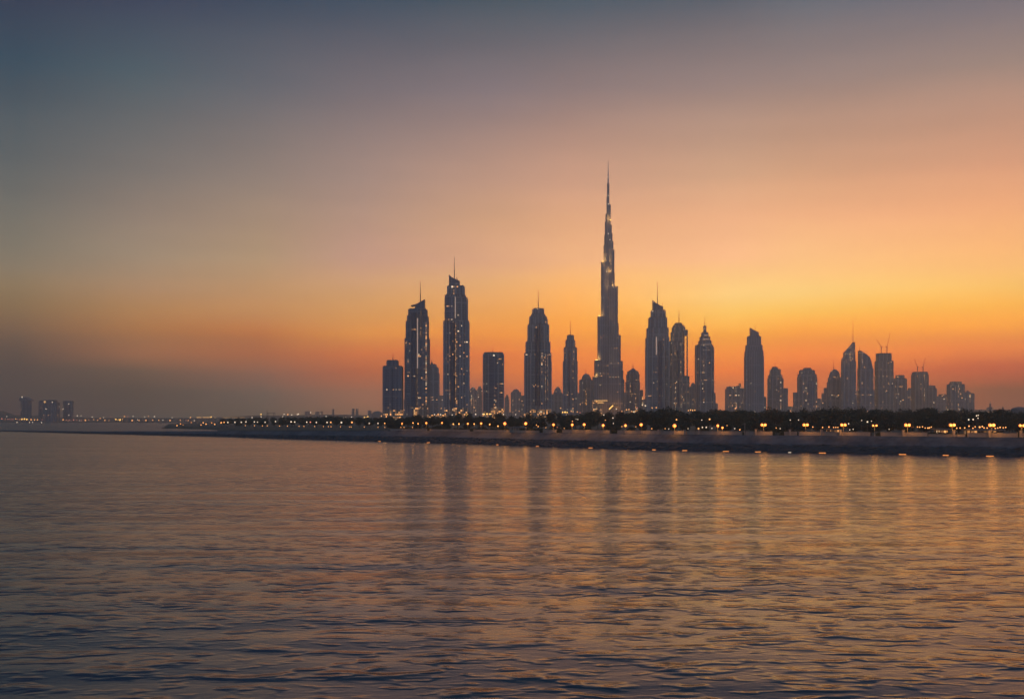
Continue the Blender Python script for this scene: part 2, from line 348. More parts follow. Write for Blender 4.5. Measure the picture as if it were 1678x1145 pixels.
def strip(name, offs, zf, jit, mat):
    """grid along the shore; offs inland distance, zf fraction of the bank height"""
    K = len(offs); nz = smooth_noise((N, K), 1) * jit; nz2 = smooth_noise((N, K), 1) * jit
    V = np.zeros((N, K, 3))
    for k in range(K):
        sc = np.clip(TZ / 7.0, .25, 1)
        o = offs[k] * sc + nz2[:, k] * sc
        V[:, k, :2] = line + nor * o[:, None]
        V[:, k, 2] = zf[k] * TZ - (1.2 if zf[k] <= 0 else 0) + nz[:, k] * .7 * sc
    idx = np.arange(N * K).reshape(N, K)
    F = np.stack([idx[:-1, :-1], idx[1:, :-1], idx[1:, 1:], idx[:-1, 1:]], -1).reshape(-1, 4)
    me = bpy.data.meshes.new(name); me.from_pydata(V.reshape(-1, 3).tolist(), [], F.tolist()); me.materials.append(mat)
    o = bpy.data.objects.new(name, me); C.objects.link(o); return tag(o, kind='structure')
rk = plain('wet_dark_rock', (.045, .042, .040), .8, var=.6, scale=.7)
m, t, p = new_mat('weathered_concrete_slope')
g = t.n('ShaderNodeNewGeometry').outputs['Position']
big = t.noise(g, .05, 5, .6); mpn = t.n('ShaderNodeMapping'); t.set(mpn.inputs[0], g); mpn.inputs['Scale'].default_value = (1, 1, .15)
st = t.noise(mpn.outputs[0], .35, 4, .6)
t.set(p.inputs['Base Color'], t.mix(t.smooth(t.m('ADD', t.m('MULTIPLY', big, .6), t.m('MULTIPLY', st, .4)), .36, .62), (.045, .045, .048), (.115, .112, .11)))
p.inputs['Roughness'].default_value = .8
conc = m
nr = 14
strip('rock_bank', [k * .55 - 1.5 for k in range(nr)], [max(-.02, (k - 2) / (nr - 3) * .47) for k in range(nr)], .32, rk)
strip('embankment', [5.2, 6.2, 8, 10, 12, 13.2, 13.21, 17.5], [.30, .50, .62, .76, .9, .985, 1.0, 1.0], .03, conc)

# land behind the bank: one sheet with sloping edges that reaches the horizon
LZ = 6.9
front = [(X(a, b) * (1 + 0 / b), b + 24) for a, b in [(3600, 290), (2700, 330), (2100, 372), (1678, 412), (1410, 450), (1150, 488), (1050, 512), (890, 568), (755, 640), (640, 690), (500, 780), (420, 850)]]
coast = [(370, 1010), (352, 1240), (350, 1440), (320, 1560), (285, 1640), (258, 1690), (262, 1900), (268, 2500), (272, 3100), (300, 3500), (338, 4400), (346, 4800), (200, 4900), (60, 4950), (-200, 5000), (-700, 5100), (-1500, 5300)]
outer = front + [(X(a, b), b) for a, b in coast] + [(-9200, 11200), (9200, 11200), (9200, 400)]
def land_z(x, y):
    px = px_of(x, max(y, 50))
    if y > 4600: return lerp(2.5, 5.0, min(1, max(0, (px - 300) / 400)))
    return interp([(255, 2.0), (300, 2.6), (360, 3.4), (450, 5.0), (640, LZ), (3000, LZ)], px)
bm = bmesh.new()
def ring(pts, zf): return [bm.verts.new((x, y, zf(x, y))) for x, y in pts]
cx_, cy_ = 1500, 5000
inn = []
for i, (x, y) in enumerate(outer):
    a = Vector(outer[i - 1]); b = Vector(outer[(i + 1) % len(outer)]); d_ = (b - a).normalized()
    inn.append((x + d_.y * 14, y - d_.x * 14))                 # outline runs clockwise: right-hand side is inland
r0 = ring(outer, lambda x, y: -1.5); r1 = ring(inn, land_z)
for i in range(len(outer)):
    j = (i + 1) % len(outer); bm.faces.new([r0[i], r0[j], r1[j], r1[i]])
es = []
for i in range(len(r1)):
    e = bm.edges.get((r1[i], r1[(i + 1) % len(r1)])); es.append(e)
bmesh.ops.triangle_fill(bm, edges=es, use_beauty=True)
bmesh.ops.recalc_face_normals(bm, faces=bm.faces)
for f in bm.faces:
    if f.normal.z < 0: f.normal_flip()
me = bpy.data.meshes.new('ground'); bm.to_mesh(me); bm.free()
m, t, p = new_mat('dry_park_ground')
g = t.n('ShaderNodeNewGeometry').outputs['Position']
t.set(p.inputs['Base Color'], t.mix(t.smooth(t.noise(g, .03, 5, .6), .4, .6), (.035, .045, .022), (.085, .075, .05))); p.inputs['Roughness'].default_value = .95
me.materials.append(m); go = bpy.data.objects.new('ground', me); C.objects.link(go); tag(go, kind='structure')

# ------------------------------------------------------------------ towers
def plan(kind, w, dep, rot=0.0):
    """floor plan, counter-clockwise, stretched so that it measures w across and dep deep"""
    if kind == 'rect': P = [(-1, -1), (1, -1), (1, 1), (-1, 1)]
    elif kind == 'cham': P = [(-.7, -1), (.7, -1), (1, -.7), (1, .7), (.7, 1), (-.7, 1), (-1, .7), (-1, -.7)]
    elif kind == 'notch': P = [(-1, -.8), (-.55, -.8), (-.55, -1), (.55, -1), (.55, -.8), (1, -.8), (1, 1), (-1, 1)]
    elif kind == 'bow': P = [(-1, -.6)] + [(-.8 + 1.6 * k / 6, -.7 - .3 * math.sin(PI * k / 6)) for k in range(7)] + [(1, -.6), (1, 1), (-1, 1)]
    else: P = [(math.cos(2 * PI * k / 20 - PI / 2), math.sin(2 * PI * k / 20 - PI / 2)) for k in range(20)]
    c, s = math.cos(rot), math.sin(rot)
    P = [(x * c - y * s, x * s + y * c) for x, y in P]
    x0, x1 = min(p[0] for p in P), max(p[0] for p in P); y0, y1 = min(p[1] for p in P), max(p[1] for p in P)
    return [((x - (x0 + x1) / 2) / (x1 - x0) * w, (y - (y0 + y1) / 2) / (y1 - y0) * dep) for x, y in P]
BUILT = []
class Tower:
    def __init__(s, name, label, D, tiers, mat='grey', plan_='rect', rot=0.0, deep=.8, base=None, cat='skyscraper', group='towers of the city skyline', ribs=True):
        s.D = D; s.zb = 6.0 if base is None else base
        a, b = tiers[0][0], tiers[0][1]; s.cx = (a + b) / 2
        s.root = thing(name, (X(s.cx, D), D, s.zb), label, cat, group)
        s.W = X(b, D) - X(a, D); s.dep = s.W * deep
        mb = MB(); low = s.zb
        for k, (x0, x1, yt) in enumerate(tiers):
            w = X(x1, D) - X(x0, D); c = X((x0 + x1) / 2, D)
            # inner tiers get shallower more slowly than they get narrower, so that every front is set back a little
            dp = s.dep * (.35 + .65 * w / s.W) - k * 1.2 if k else s.dep
            pl = [(c + x, D + y) for x, y in plan(plan_, w, max(dp, w * .5), rot)]
            zt = Z(yt, D)
            mb.prism(pl, low if k == 0 else max(s.zb, low - 6), zt, 0, 1)
            # parapet
            if w > 14:
                pi = [(c + (x - c) * .93, D + (y - D) * .93) for x, y in pl]
                mb.prism(pi, zt - .5, zt + 2.2, 1, 1)
            if ribs and w > 16:
                for i in range(len(pl)):
                    A, B = Vector(pl[i]), Vector(pl[(i + 1) % len(pl)]); L = (B - A).length
                    if L < 12: continue
                    d_ = (B - A) / L; nn = Vector((d_.y, -d_.x)); q = max(2, int(L / 13))
                    for r in range(q + 1):
                        cc = A + d_ * lerp(.7, L - .7, r / q); hw = .8
                        z0r = low if k == 0 else max(s.zb, low - 6)
                        po = [cc - d_ * hw - nn * .3, cc - d_ * hw + nn * 1.1, cc + d_ * hw + nn * 1.1, cc + d_ * hw - nn * .3]
                        mb.prism([tuple(v) for v in po], z0r, zt + .6, 2, 2)
            low = zt
        s.front = D - s.dep / 2; s.top = low
        s.wall = mb.build('wall', [M[mat], M['roof'], M['rib_' + mat] if 'rib_' + mat in M else M['roof']], s.root)
        BUILT.append((s.cx, tiers, D))
    def crown(s, pts, mat='blue', dep=.5, name='crown'):
        mb = MB(); q = [(X(x, s.D), Z(y, s.D)) for x, y in pts]
        mb.profile(q, s.D - s.dep * dep / 2, s.D + s.dep * dep / 2, 0)
        return mb.build(name, [M[mat]], s.root)
    def spire(s, px, y0, y1, r=1.3, name='antenna', dy=0.0):
        mb = MB(); x = X(px, s.D); za, zb_ = Z(y0, s.D), Z(y1, s.D)
        mb.tube((x, s.D + dy, za - 3), (x, s.D + dy, lerp(za, zb_, .4)), r, r * .8); mb.tube((x, s.D + dy, lerp(za, zb_, .4)), (x, s.D + dy, zb_), r * .62, r * .3)
        return mb.build(name, [M['metal']], s.root)
    def dome(s, x0, x1, y0, y1, mat='hazy', n=16, shape='dome'):
        mb = MB(); r = (X(x1, s.D) - X(x0, s.D)) / 2; za, zb_ = Z(y0, s.D), Z(y1, s.D)
        if shape == 'dome': pr = [(r * math.cos(PI / 2 * k / 7), za + (zb_ - za) * math.sin(PI / 2 * k / 7)) for k in range(8)]
        elif shape == 'ogive': pr = [(r * (1 - (k / 7) ** 2.1), za + (zb_ - za) * (k / 7)) for k in range(8)]
        else: pr = [(r, za), (r * .93, za + (zb_ - za) * .12), (0, zb_)]
        pr[-1] = (0, zb_); pr = [(r, za - 4)] + pr
        mb.lathe(pr, X((x0 + x1) / 2, s.D), s.D, n, 0, min(1, s.dep / s.W))
        return mb.build('dome' if shape != 'roof' else 'roof', [M[mat]], s.root)
    def bay(s, x0, x1, y0, y1, mat='darkglass', name='glass_bay', out=2.0, bow=True):
        """a shallow bay standing proud of the front wall"""
        mb = MB(); a, b = X(x0, s.D), X(x1, s.D); z0, z1 = Z(y0, s.D), Z(y1, s.D); f = s.front
        if bow: pl = [(a, f + 4)] + [(lerp(a, b, k / 6), f - out * (.35 + .65 * math.sin(PI * k / 6))) for k in range(7)] + [(b, f + 4)]
        else: pl = [(a, f + 4), (a, f - out), (b, f - out), (b, f + 4)]
        mb.prism(pl, z0, z1, 0, 0)
        return mb.build(name, [M[mat]], s.root)
    def box(s, name, x0, x1, y0, y1, mat, out=8.0, back=None):
        mb = MB(); mb.box(X(x0, s.D), X(x1, s.D), s.front - out, s.front + (4 if back is None else back), Z(y0, s.D), Z(y1, s.D), 0, 0)
        return mb.build(name, [M[mat]], s.root)
    def spot(s, px, py, mat='white', r=1.8, name='roof_light', out=1.5):
        mb = MB(); mb.ball((X(px, s.D), s.front - out, Z(py, s.D)), r, 0); return mb.build(name, [M[mat]], s.root)
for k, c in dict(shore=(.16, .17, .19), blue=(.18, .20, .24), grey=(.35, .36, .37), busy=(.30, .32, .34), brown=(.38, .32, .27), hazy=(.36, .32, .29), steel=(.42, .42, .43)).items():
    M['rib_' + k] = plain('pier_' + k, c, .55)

T = Tower('skyscraper', 'short dark blue tower with a raised roof box, leftmost of the skyline', 2600, [(629, 659, 601), (634.9, 652, 591.4)], 'blue', 'rect', .0, .8)
T.spire(643.9, 591, 580); T.box('podium', 629.5, 661, 690, 672, 'podium', 9); T.bay(642.6, 645.2, 676, 603, 'darkglass', 'glass_bay', 1.0, False)
T = Tower('skyscraper', 'dark blue glass tower with an upswept horned crown', 2600,
          [(664.8, 702.8, 555), (666.5, 701.3, 527), (668.5, 701, 518), (670.4, 699.2, 507.6)], 'blue', 'notch', .0, .85)
T.crown([(680.5, 509), (680.5, 501.6), (674, 502.2), (673.6, 501.2), (681.5, 499), (688, 496), (696.7, 490.8), (696.7, 509)])
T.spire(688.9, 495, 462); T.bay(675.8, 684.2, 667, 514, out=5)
T.bay(685.0, 686.3, 604, 523, 'strip', 'light_strip', 3.4, False); T.bay(685.2, 686.1, 665, 606, 'podium', 'light_strip', 3.4, False); T.bay(690.4, 691.3, 552, 508, 'podium', 'light_strip', 3.4, False)
T.bay(694, 701.5, 664, 530, 'busy', 'window_bay', 2.4, False); T.bay(667.5, 673.5, 664, 560, 'busy', 'window_bay', 2.4, False)
T.box('podium', 679.5, 702.8, 690, 668, 'podium', 12); T.box('entrance_glow', 680.5, 681.8, 684, 671, 'goldsoft', 13.2)
T = Tower('skyscraper', 'tallest left tower, dark blue glass, slanted top sloping down to the right', 2600,
          [(727.7, 768.2, 527), (729.9, 765.7, 489), (730.2, 762.5, 484.6), (733.6, 760.7, 470)], 'busy', 'notch', .0, .85)
T.crown([(736, 472), (736, 450.4), (740, 454.6), (744, 456.8), (753.6, 461.2), (753.6, 472)])
T.spire(744.5, 457, 421); T.spire(748.4, 458, 452.6, .7); T.spire(750, 459, 455, .7); T.bay(738.6, 746.2, 672, 530, out=5)
T.bay(746.4, 747.5, 523, 488.6, 'strip', 'light_strip', 4.0, False); T.bay(747.3, 748.1, 660, 530, 'podium', 'light_strip', 4.2, False)
T.bay(731.5, 745, 527, 488, 'blue', 'glass_bay', 1.6, False); T.spot(742, 472, 'white', 2.4, 'roof_light', 2)
T.box('podium', 744.5, 768, 690, 668.5, 'podium', 12); T.box('podium', 729, 737, 690, 672, 'podium', 8)
T = Tower('skyscraper', 'plain flat-topped grey slab with a lit band below its roof', 2900,
          [(792, 825.5, 581), (793.5, 824, 578.6)], 'grey', 'rect', .0, .7)
T.spire(807.6, 578, 569, .9); T.bay(793.4, 796.2, 676, 582, 'hazy', 'side_bay', 1.5, False); T.bay(802, 815, 674, 584, 'blue', 'glass_bay', 2.2, False)
T.box('lit_band', 812, 824.6, 590.6, 588, 'podium', 1.4); T.spot(809.5, 583, 'white', 2.4); T.box('podium', 804.5, 825.5, 690, 669, 'podium', 8)
T = Tower('skyscraper', 'hazy narrow grey tower peeping out behind the horned tower', 3500, [(700.5, 719.3, 612), (701, 718, 602.5), (702, 715, 598)], 'grey')
T.spire(707.6, 600, 588, 1.6); T.crown([(704.5, 600), (706.5, 594), (707.6, 591), (709, 594), (710.5, 597), (713, 595), (713.4, 600)], 'grey', .3)
T = Tower('skyscraper', 'broad stepped tower tapering to a flat crown with one mast', 3000,
          [(859.6, 903, 593), (859.8, 902.6, 579.4), (861.8, 901, 561), (865, 899, 533), (867.6, 896.6, 524), (867.8, 895.5, 519.5), (870.6, 892.9, 516), (872.6, 891, 506.7)], 'grey', 'notch', .0, .8)
T.spire(882, 507, 475.5); T.spire(876.8, 507, 503, .8); T.spire(890, 508, 504, .7); T.spire(873.4, 518, 505.5, .6)
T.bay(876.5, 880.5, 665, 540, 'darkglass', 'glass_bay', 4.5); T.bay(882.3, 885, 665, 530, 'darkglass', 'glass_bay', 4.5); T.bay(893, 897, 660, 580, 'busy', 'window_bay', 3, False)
T.box('podium', 868, 902, 690, 671, 'podium', 8)
T = Tower('skyscraper', 'slim stepped tower with a thin mast between the broad stepped tower and the tallest', 3500,
          [(923, 945.7, 592), (924.5, 944.7, 570), (927.2, 942, 558), (929.7, 940, 550)], 'grey', 'cham', .0, .9)
T.spire(934.6, 550, 526.8); T.bay(931, 934, 665, 575, 'darkglass', 'glass_bay', 2.5); T.bay(936.5, 939, 660, 600, 'busy', 'window_bay', 2.5, False)
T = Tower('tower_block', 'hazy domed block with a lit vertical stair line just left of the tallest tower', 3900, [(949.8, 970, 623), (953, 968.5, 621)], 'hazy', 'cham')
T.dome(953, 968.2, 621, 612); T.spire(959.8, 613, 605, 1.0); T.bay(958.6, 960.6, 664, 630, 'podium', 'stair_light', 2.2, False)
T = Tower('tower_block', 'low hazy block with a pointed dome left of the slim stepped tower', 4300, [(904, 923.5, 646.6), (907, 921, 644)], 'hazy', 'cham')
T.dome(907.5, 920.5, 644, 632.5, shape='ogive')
T = Tower('skyscraper', 'tower with an eight-sided pointed roof right of the tallest tower', 3700, [(1026, 1047.5, 626), (1027.2, 1046.8, 613.6), (1028.8, 1045.5, 609)], 'grey', 'cham', .0, .9)
T.dome(1029.5, 1045, 609, 602.4, 'blue', 8, 'roof'); T.spire(1037.3, 603, 596, 1.1); T.box('annex', 1046, 1053, 690, 639, 'hazy', -6, 14)
T = Tower('skyscraper', 'tall brownish stepped tower with a knife-like slanted top and a long mast', 3300,
          [(1059.3, 1095, 569.6), (1059.6, 1094.9, 553.7), (1061.2, 1093.8, 538), (1064, 1091.6, 521), (1067.7, 1089.4, 509)], 'grey', 'notch', .0, .8)
T.crown([(1069.4, 511), (1069.4, 492.4), (1073, 496.2), (1078, 499.2), (1085.8, 503.4), (1085.8, 511)], 'blue'); T.spire(1077.4, 499, 462.5); T.spire(1085.4, 504, 494, .8)
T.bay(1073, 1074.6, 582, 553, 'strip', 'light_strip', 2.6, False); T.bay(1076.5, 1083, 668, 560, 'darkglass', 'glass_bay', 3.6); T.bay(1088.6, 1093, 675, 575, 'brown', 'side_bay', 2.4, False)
T = Tower('skyscraper', 'round-shouldered tower with a thin free-standing edge column on its right side', 3450,
          [(1095.5, 1127.8, 617), (1096.5, 1120.2, 560), (1100, 1120.4, 545), (1102, 1121.5, 537), (1103.4, 1120.6, 534), (1106, 1117, 530.4)], 'brown', 'cham', .0, .8)
T.spire(1112.6, 531, 506); T.spire(1120.3, 536, 532, .7); T.box('edge_column', 1123.8, 1125.4, 620, 546, 'grey', -4, 12); T.box('roof_slab', 1119, 1125.4, 551, 541, 'grey', -3.4, 14)
T.bay(1108, 1111, 665, 575, 'darkglass', 'glass_bay', 2.5)
T = Tower('skyscraper', 'tower with white lights round its stepped cap and a short mast', 3500,
          [(1140.5, 1168.2, 569.6), (1140.8, 1167, 566), (1145.6, 1164.5, 559), (1147.6, 1162.4, 552.5), (1150, 1159.8, 545.6), (1152.8, 1157.2, 534)], 'grey', 'cham', .0, .9)
T.spire(1155, 534, 520, 1.1); T.box('annex', 1166, 1170.4, 690, 643.7, 'hazy', 1, 20)
for (a, b, y) in ((1152, 1158, 550), (1149.5, 1160.5, 556.6), (1147, 1163, 565.2), (1149.5, 1162, 574)): 
    f = 1 - (1168 - 1140 - (b - a)) / 80
    mb = MB()
    for k in range(max(3, int((b - a) / 2.2))):
        q = max(3, int((b - a) / 2.2)); c = lerp(a, b, (k + .5) / q)
        mb.box(X(c - .38, 3500), X(c + .38, 3500), T.front - 1.2, T.front + 22, Z(y + .5, 3500), Z(y - .5, 3500))
    mb.build('cap_lights', [M['strip']], T.root)
T = Tower('tower_block', 'narrow hazy domed block tucked against the lit-cap tower', 3900, [(1130.5, 1142, 634), (1132, 1139, 632)], 'brown', 'cham'); T.dome(1132, 1139, 632, 627)
T = Tower('tower_block', 'wide low hazy block with a toothed roof between two tall towers', 4300, [(1190.6, 1218, 637.5)], 'hazy')
T.crown([(1191.5, 640), (1191.5, 634), (1195, 632.5), (1198, 634.5), (1201, 633), (1205, 633.5), (1208, 632), (1211, 633), (1211.8, 628), (1212.6, 628), (1213, 634), (1216, 636), (1216, 640)], 'hazy', .6, 'roof')
T = Tower('skyscraper', 'slim tower with a slanted blade top standing apart on the right', 3600,
          [(1222, 1250, 584), (1222.4, 1249.4, 575), (1223.6, 1248, 566), (1226, 1245.8, 551.5)], 'steel', 'bow', .0, .8)
T.crown([(1229.6, 554), (1229.4, 537.3), (1233, 540.4), (1242.6, 544.8), (1242.6, 554)], 'steel'); T.spire(1237.6, 543, 533, .8); T.box('annex', 1248, 1254.4, 690, 650, 'hazy', -10, 30)
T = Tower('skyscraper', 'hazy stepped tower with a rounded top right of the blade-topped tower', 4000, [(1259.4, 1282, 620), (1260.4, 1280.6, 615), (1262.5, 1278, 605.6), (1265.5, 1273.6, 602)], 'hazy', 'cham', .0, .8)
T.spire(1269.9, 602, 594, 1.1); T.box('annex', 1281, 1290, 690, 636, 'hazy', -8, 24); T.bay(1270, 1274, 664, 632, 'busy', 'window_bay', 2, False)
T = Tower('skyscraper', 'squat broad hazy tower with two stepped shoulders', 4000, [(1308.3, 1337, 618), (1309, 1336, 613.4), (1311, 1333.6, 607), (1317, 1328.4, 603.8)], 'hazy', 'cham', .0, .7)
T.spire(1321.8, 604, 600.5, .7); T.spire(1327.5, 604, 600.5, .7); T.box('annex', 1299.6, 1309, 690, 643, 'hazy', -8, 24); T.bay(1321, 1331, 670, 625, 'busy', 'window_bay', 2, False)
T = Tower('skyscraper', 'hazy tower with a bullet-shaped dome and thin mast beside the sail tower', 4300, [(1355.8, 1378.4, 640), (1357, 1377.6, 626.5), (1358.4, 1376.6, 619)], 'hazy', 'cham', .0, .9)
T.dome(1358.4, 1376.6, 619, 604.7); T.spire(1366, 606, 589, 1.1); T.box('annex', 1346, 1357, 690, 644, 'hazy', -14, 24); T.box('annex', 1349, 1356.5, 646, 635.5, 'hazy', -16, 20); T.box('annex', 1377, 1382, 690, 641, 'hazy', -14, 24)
SAIL = 'sail-shaped pair of towers'
T = Tower('skyscraper', 'sail-shaped tower rising to a point on its right edge with a tall mast', 4200, [(1380.5, 1401, 640), (1380.7, 1400.2, 592)], 'grey', 'rect', .0, .8)
T.crown([(1380.9, 593), (1381, 588), (1383.6, 584.6), (1383.8, 577.6), (1388, 573.6), (1393, 568), (1398.9, 560.5), (1399.8, 593)], 'grey', .9); T.spire(1397.8, 563, 525, 1.1); T.spire(1384.4, 579, 569, .8)
T = Tower('skyscraper', 'curved sail tower with its point on the left edge', 4200, [(1407.6, 1429, 640), (1407.8, 1428.4, 604)], 'grey', 'rect', .0, .8)
T.crown([(1408, 605), (1408, 574.4), (1413, 577.4), (1418, 580.8), (1422.8, 585), (1425.2, 590.5), (1427, 598), (1428, 605)], 'grey', .9); T.spire(1408.6, 577, 566.5, .8); T.spire(1421.4, 584, 577.5, .6)
def crane(T, px, y0, y1, tip, back=None):
    """a tower crane standing on a roof: a thing of its own"""
    D = T.D; x = X(px, D); za, zb = Z(y0, D), Z(y1, D)
    root = thing('tower_crane', (x, D, za), None, 'crane', 'cranes on unfinished towers')
    r = .9; mb = MB()
    for sx_ in (-1, 1):
        for sy_ in (-1, 1): mb.tube((x + sx_ * r, D + sy_ * r, za - 1), (x + sx_ * r, D + sy_ * r, zb), .5, n=4)
    nseg = max(3, int((zb - za) / 3))
    for k in range(nseg):
        a, b = lerp(za, zb, k / nseg), lerp(za, zb, (k + 1) / nseg); s = 1 if k % 2 else -1
        mb.tube((x - s * r, D - r, a), (x + s * r, D - r, b), .22, n=4); mb.tube((x - r, D - s * r, a), (x - r, D + s * r, b), .22, n=4)
    mb.build('mast', [M['metal']], root)
    mb = MB(); mb.box(x - 1.6, x + 1.6, D - 1.6, D + 1.6, zb, zb + 3.2); mb.build('cab', [M['metal']], root)
    tx, tz = X(tip[0], D), Z(tip[1], D); mb = MB()
    for dy in (-.7, .7): mb.tube((x, D + dy, zb + 3), (tx, D + dy * .3, tz), .75, .5, n=4)
    for k in range(8):
        s = 1 if k % 2 else -1; p0 = Vector((x, D, zb + 3)).lerp(Vector((tx, D, tz)), k / 8); p1 = Vector((x, D, zb + 3)).lerp(Vector((tx, D, tz)), (k + 1) / 8)
        mb.tube((p0.x, D - s * .6, p0.z), (p1.x, D + s * .6, p1.z), .16, n=4)
    mb.build('jib', [M['metal']], root)
    sd = -1 if tx > x else 1; mb = MB(); mb.box(x + min(0, sd * 6), x + max(0, sd * 6), D - .8, D + .8, zb + 2, zb + 3.2)
    mb.box(x + sd * 5.2 - 1, x + sd * 5.2 + 1, D - 1.4, D + 1.4, zb + .6, zb + 2.0); mb.build('counterweight', [M['metal']], root)
    return root
T = Tower('skyscraper', 'square unfinished tower carrying the larger pair of cranes, right of the sail towers', 4200, [(1436.5, 1460.6, 592), (1438, 1458, 579.7)], 'brown', 'rect', .0, .8)
tag(crane(T, 1444, 579.2, 569, (1436.5, 556.5)), 'crane leaning left on the taller unfinished tower'); tag(crane(T, 1453.5, 579.2, 569, (1458.6, 546)), 'crane leaning right on the taller unfinished tower')
T = Tower('tower_block', 'hazy square block with a stepped roof right of the taller crane tower', 4500, [(1465.5, 1484, 620.6), (1469, 1480.5, 615.4)], 'hazy', 'cham'); T.spire(1474, 615, 612, .8)
T = Tower('skyscraper', 'lower unfinished flat-roofed tower with two thin cranes', 4500, [(1496.5, 1518.4, 614), (1497.4, 1517.4, 610)], 'brown', 'rect', .0, .8)
tag(crane(T, 1503.5, 609.6, 602, (1498, 588)), 'crane leaning left on the lower unfinished tower'); tag(crane(T, 1512.6, 609.6, 602, (1516.5, 586)), 'crane leaning right on the lower unfinished tower')
T = Tower('tower_block', 'small hazy block right of the lower crane tower', 4500, [(1519.3, 1533, 637), (1520.5, 1531, 632.5)], 'hazy'); T.spire(1525, 632, 628.5, .8)
T = Tower('tower_block', 'square-shouldered hazy block at the right end of the skyline', 4300, [(1555, 1577.2, 630), (1558.8, 1573, 626)], 'hazy', 'rect', .0, .8); T.spire(1566, 626, 623, .6)
T = Tower('tower_block', 'low peaked block, the last on the right of the skyline', 4300, [(1577.4, 1593.8, 645)], 'hazy', 'rect', .0, .8); T.dome(1578.5, 1592.8, 645, 639.4, 'hazy', 4, 'roof')

# far and faint blocks that fill the gaps of the skyline
FAR = [(662, 672, 655, 'faint', 'between the short end tower and the horned tower'), (719, 727.5, 650, 'faint', 'left of the slant-topped left tower'),
 (768.5, 781.6, 640, 'domed', 'first right of the slant-topped left tower'), (781.8, 790.4, 638, 'domed', 'second right of the slant-topped left tower'),
 (827, 834.5, 652, 'domed', 'right of the plain flat slab'), (837, 854, 643, 'domed', 'left of the broad stepped tower'), (853, 860, 650, 'faint', 'against the broad stepped tower on its left'),
 (944.5, 951, 645, 'faint', 'right of the slim stepped tower'), (1019, 1028, 645, 'faint', 'at the right foot of the tallest tower'), (1052, 1060, 656, 'faint', 'left of the knife-topped tower'),
 (1170.5, 1176, 662, 'faint', 'right of the lit-cap tower'), (1337, 1346, 655, 'faint', 'right of the squat stepped tower'), (1401, 1408, 652, 'faint', 'between the two sail towers'),
 (1428.6, 1437, 641, 'faint', 'left of the taller crane tower'), (1460, 1466.4, 625, 'faint', 'right of the taller crane tower'), (1484, 1497, 640, 'stepped', 'left of the lower crane tower'),
 (1533, 1552, 650, 'stepped', 'in the gap before the right end block'), (1551, 1556, 655, 'faint', 'against the right end block'), (1290, 1300, 668, 'faint', 'low between two hazy stepped towers'),
 (905, 912, 652, 'faint', 'right foot of the broad stepped tower')]
for i, (a, b, y, kind, where) in enumerate(FAR):
    D = 5200 + 130 * (i % 5)
    tiers = [(a, b, y)]
    if kind == 'stepped': tiers.append((lerp(a, b, .35), lerp(a, b, .85), y - 3.5))
    else: tiers.append((lerp(a, b, .15), lerp(a, b, .85), y - 1.5))
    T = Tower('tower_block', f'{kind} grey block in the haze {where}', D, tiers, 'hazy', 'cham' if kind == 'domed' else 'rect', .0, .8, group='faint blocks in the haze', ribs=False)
    if kind == 'domed': T.dome(lerp(a, b, .2), lerp(a, b, .8), y - 1.5, y - 6, n=10)

# ------------------------------------------------------------------ the tallest tower: three stepped wings round a core
D = 3550.0
bx = thing('spire_tower', (X(996.6, D), D, 6.0), 'tallest tower, a steel needle stepping up in wings to a thin spire', 'skyscraper', 'towers of the city skyline')
u = D / FPX
def wing(name, ang, steps, wid0, wid1):
    """steps: (length in metres, top py) from long and low to short and high; rounded noses"""
    mb = MB(); c, s = math.cos(ang), math.sin(ang); n = len(steps); low = 6.0
    for k, (L, yt) in enumerate(steps):
        wd = lerp(wid0, wid1, k / max(1, n - 1)) / 2
        if L < wd: wd = max(1.2, L * .6)
        P = [(-.5, -wd), (L - wd, -wd)] + [(L - wd + wd * math.sin(a), -wd * math.cos(a)) for a in [PI * q / 8 for q in range(1, 8)]] + [(L - wd, wd), (-.5, wd)]
        P = [(X(996.6, D) + x * c - y * s, D + x * s + y * c) for x, y in P]
        zt = Z(yt, D); mb.prism(P, 6.0 if k == 0 else max(6.0, low - 8), zt, 0, 1)
        for a in (.25, .5, .75):                                  # steel fins on the flanks
            for sg in (-1, 1):
                xx, yy = L * a, sg * wd
                q = [(xx - .35, yy - .4), (xx + .35, yy - .4), (xx + .35, yy + .4), (xx - .35, yy + .4)]
                q = [(X(996.6, D) + x * c - y * s, D + x * s + y * c) for x, y in q]
                mb.prism(q, 6.0 if k == 0 else max(6.0, low - 8), zt + 1.5, 2, 2)
        low = zt
    return mb.build(name, [M['steel'], M['roof'], M['rib_steel']], bx)
def Ls(px, ang): return abs((px - 996.6) * u / math.cos(ang))
aL, aR = PI + math.radians(28), -math.radians(28)                # toward the viewer, left and right
LS = [(970.4, 618), (973.5, 591), (978.9, 519), (984.8, 430), (989.2, 402), (990.3, 386), (991.2, 364), (992.4, 351), (994.2, 323)]
RS = [(1021.5, 622), (1019.9, 607), (1019.2, 592), (1016, 549.5), (1012.8, 530), (1011.6, 470), (1006.6, 447), (1006.2, 410), (1004.7, 396), (1003.3, 383), (1002.2, 369), (1000.7, 336)]
wing('wing', aL, [(Ls(a, aL), b) for a, b in LS], 24, 6)
wing('wing', aR, [(Ls(a, aR), b) for a, b in RS], 24, 6)
wing('wing', PI / 2, [(48, 600), (40, 560), (31, 495), (24, 440), (17, 390), (11, 360), (6, 335)], 24, 6)
mb = MB(); xc = X(996.6, D)
for r, y0, y1 in ((9.0, 690, 440), (7.0, 441, 380), (5.2, 381, 345), (3.9, 346, 301)): mb.prism([(xc + r * math.cos(PI / 3 * k), D + r * math.sin(PI / 3 * k)) for k in range(6)], Z(y0, D), Z(y1, D), 0, 1)
mb.build('core', [M['steel'], M['roof']], bx)
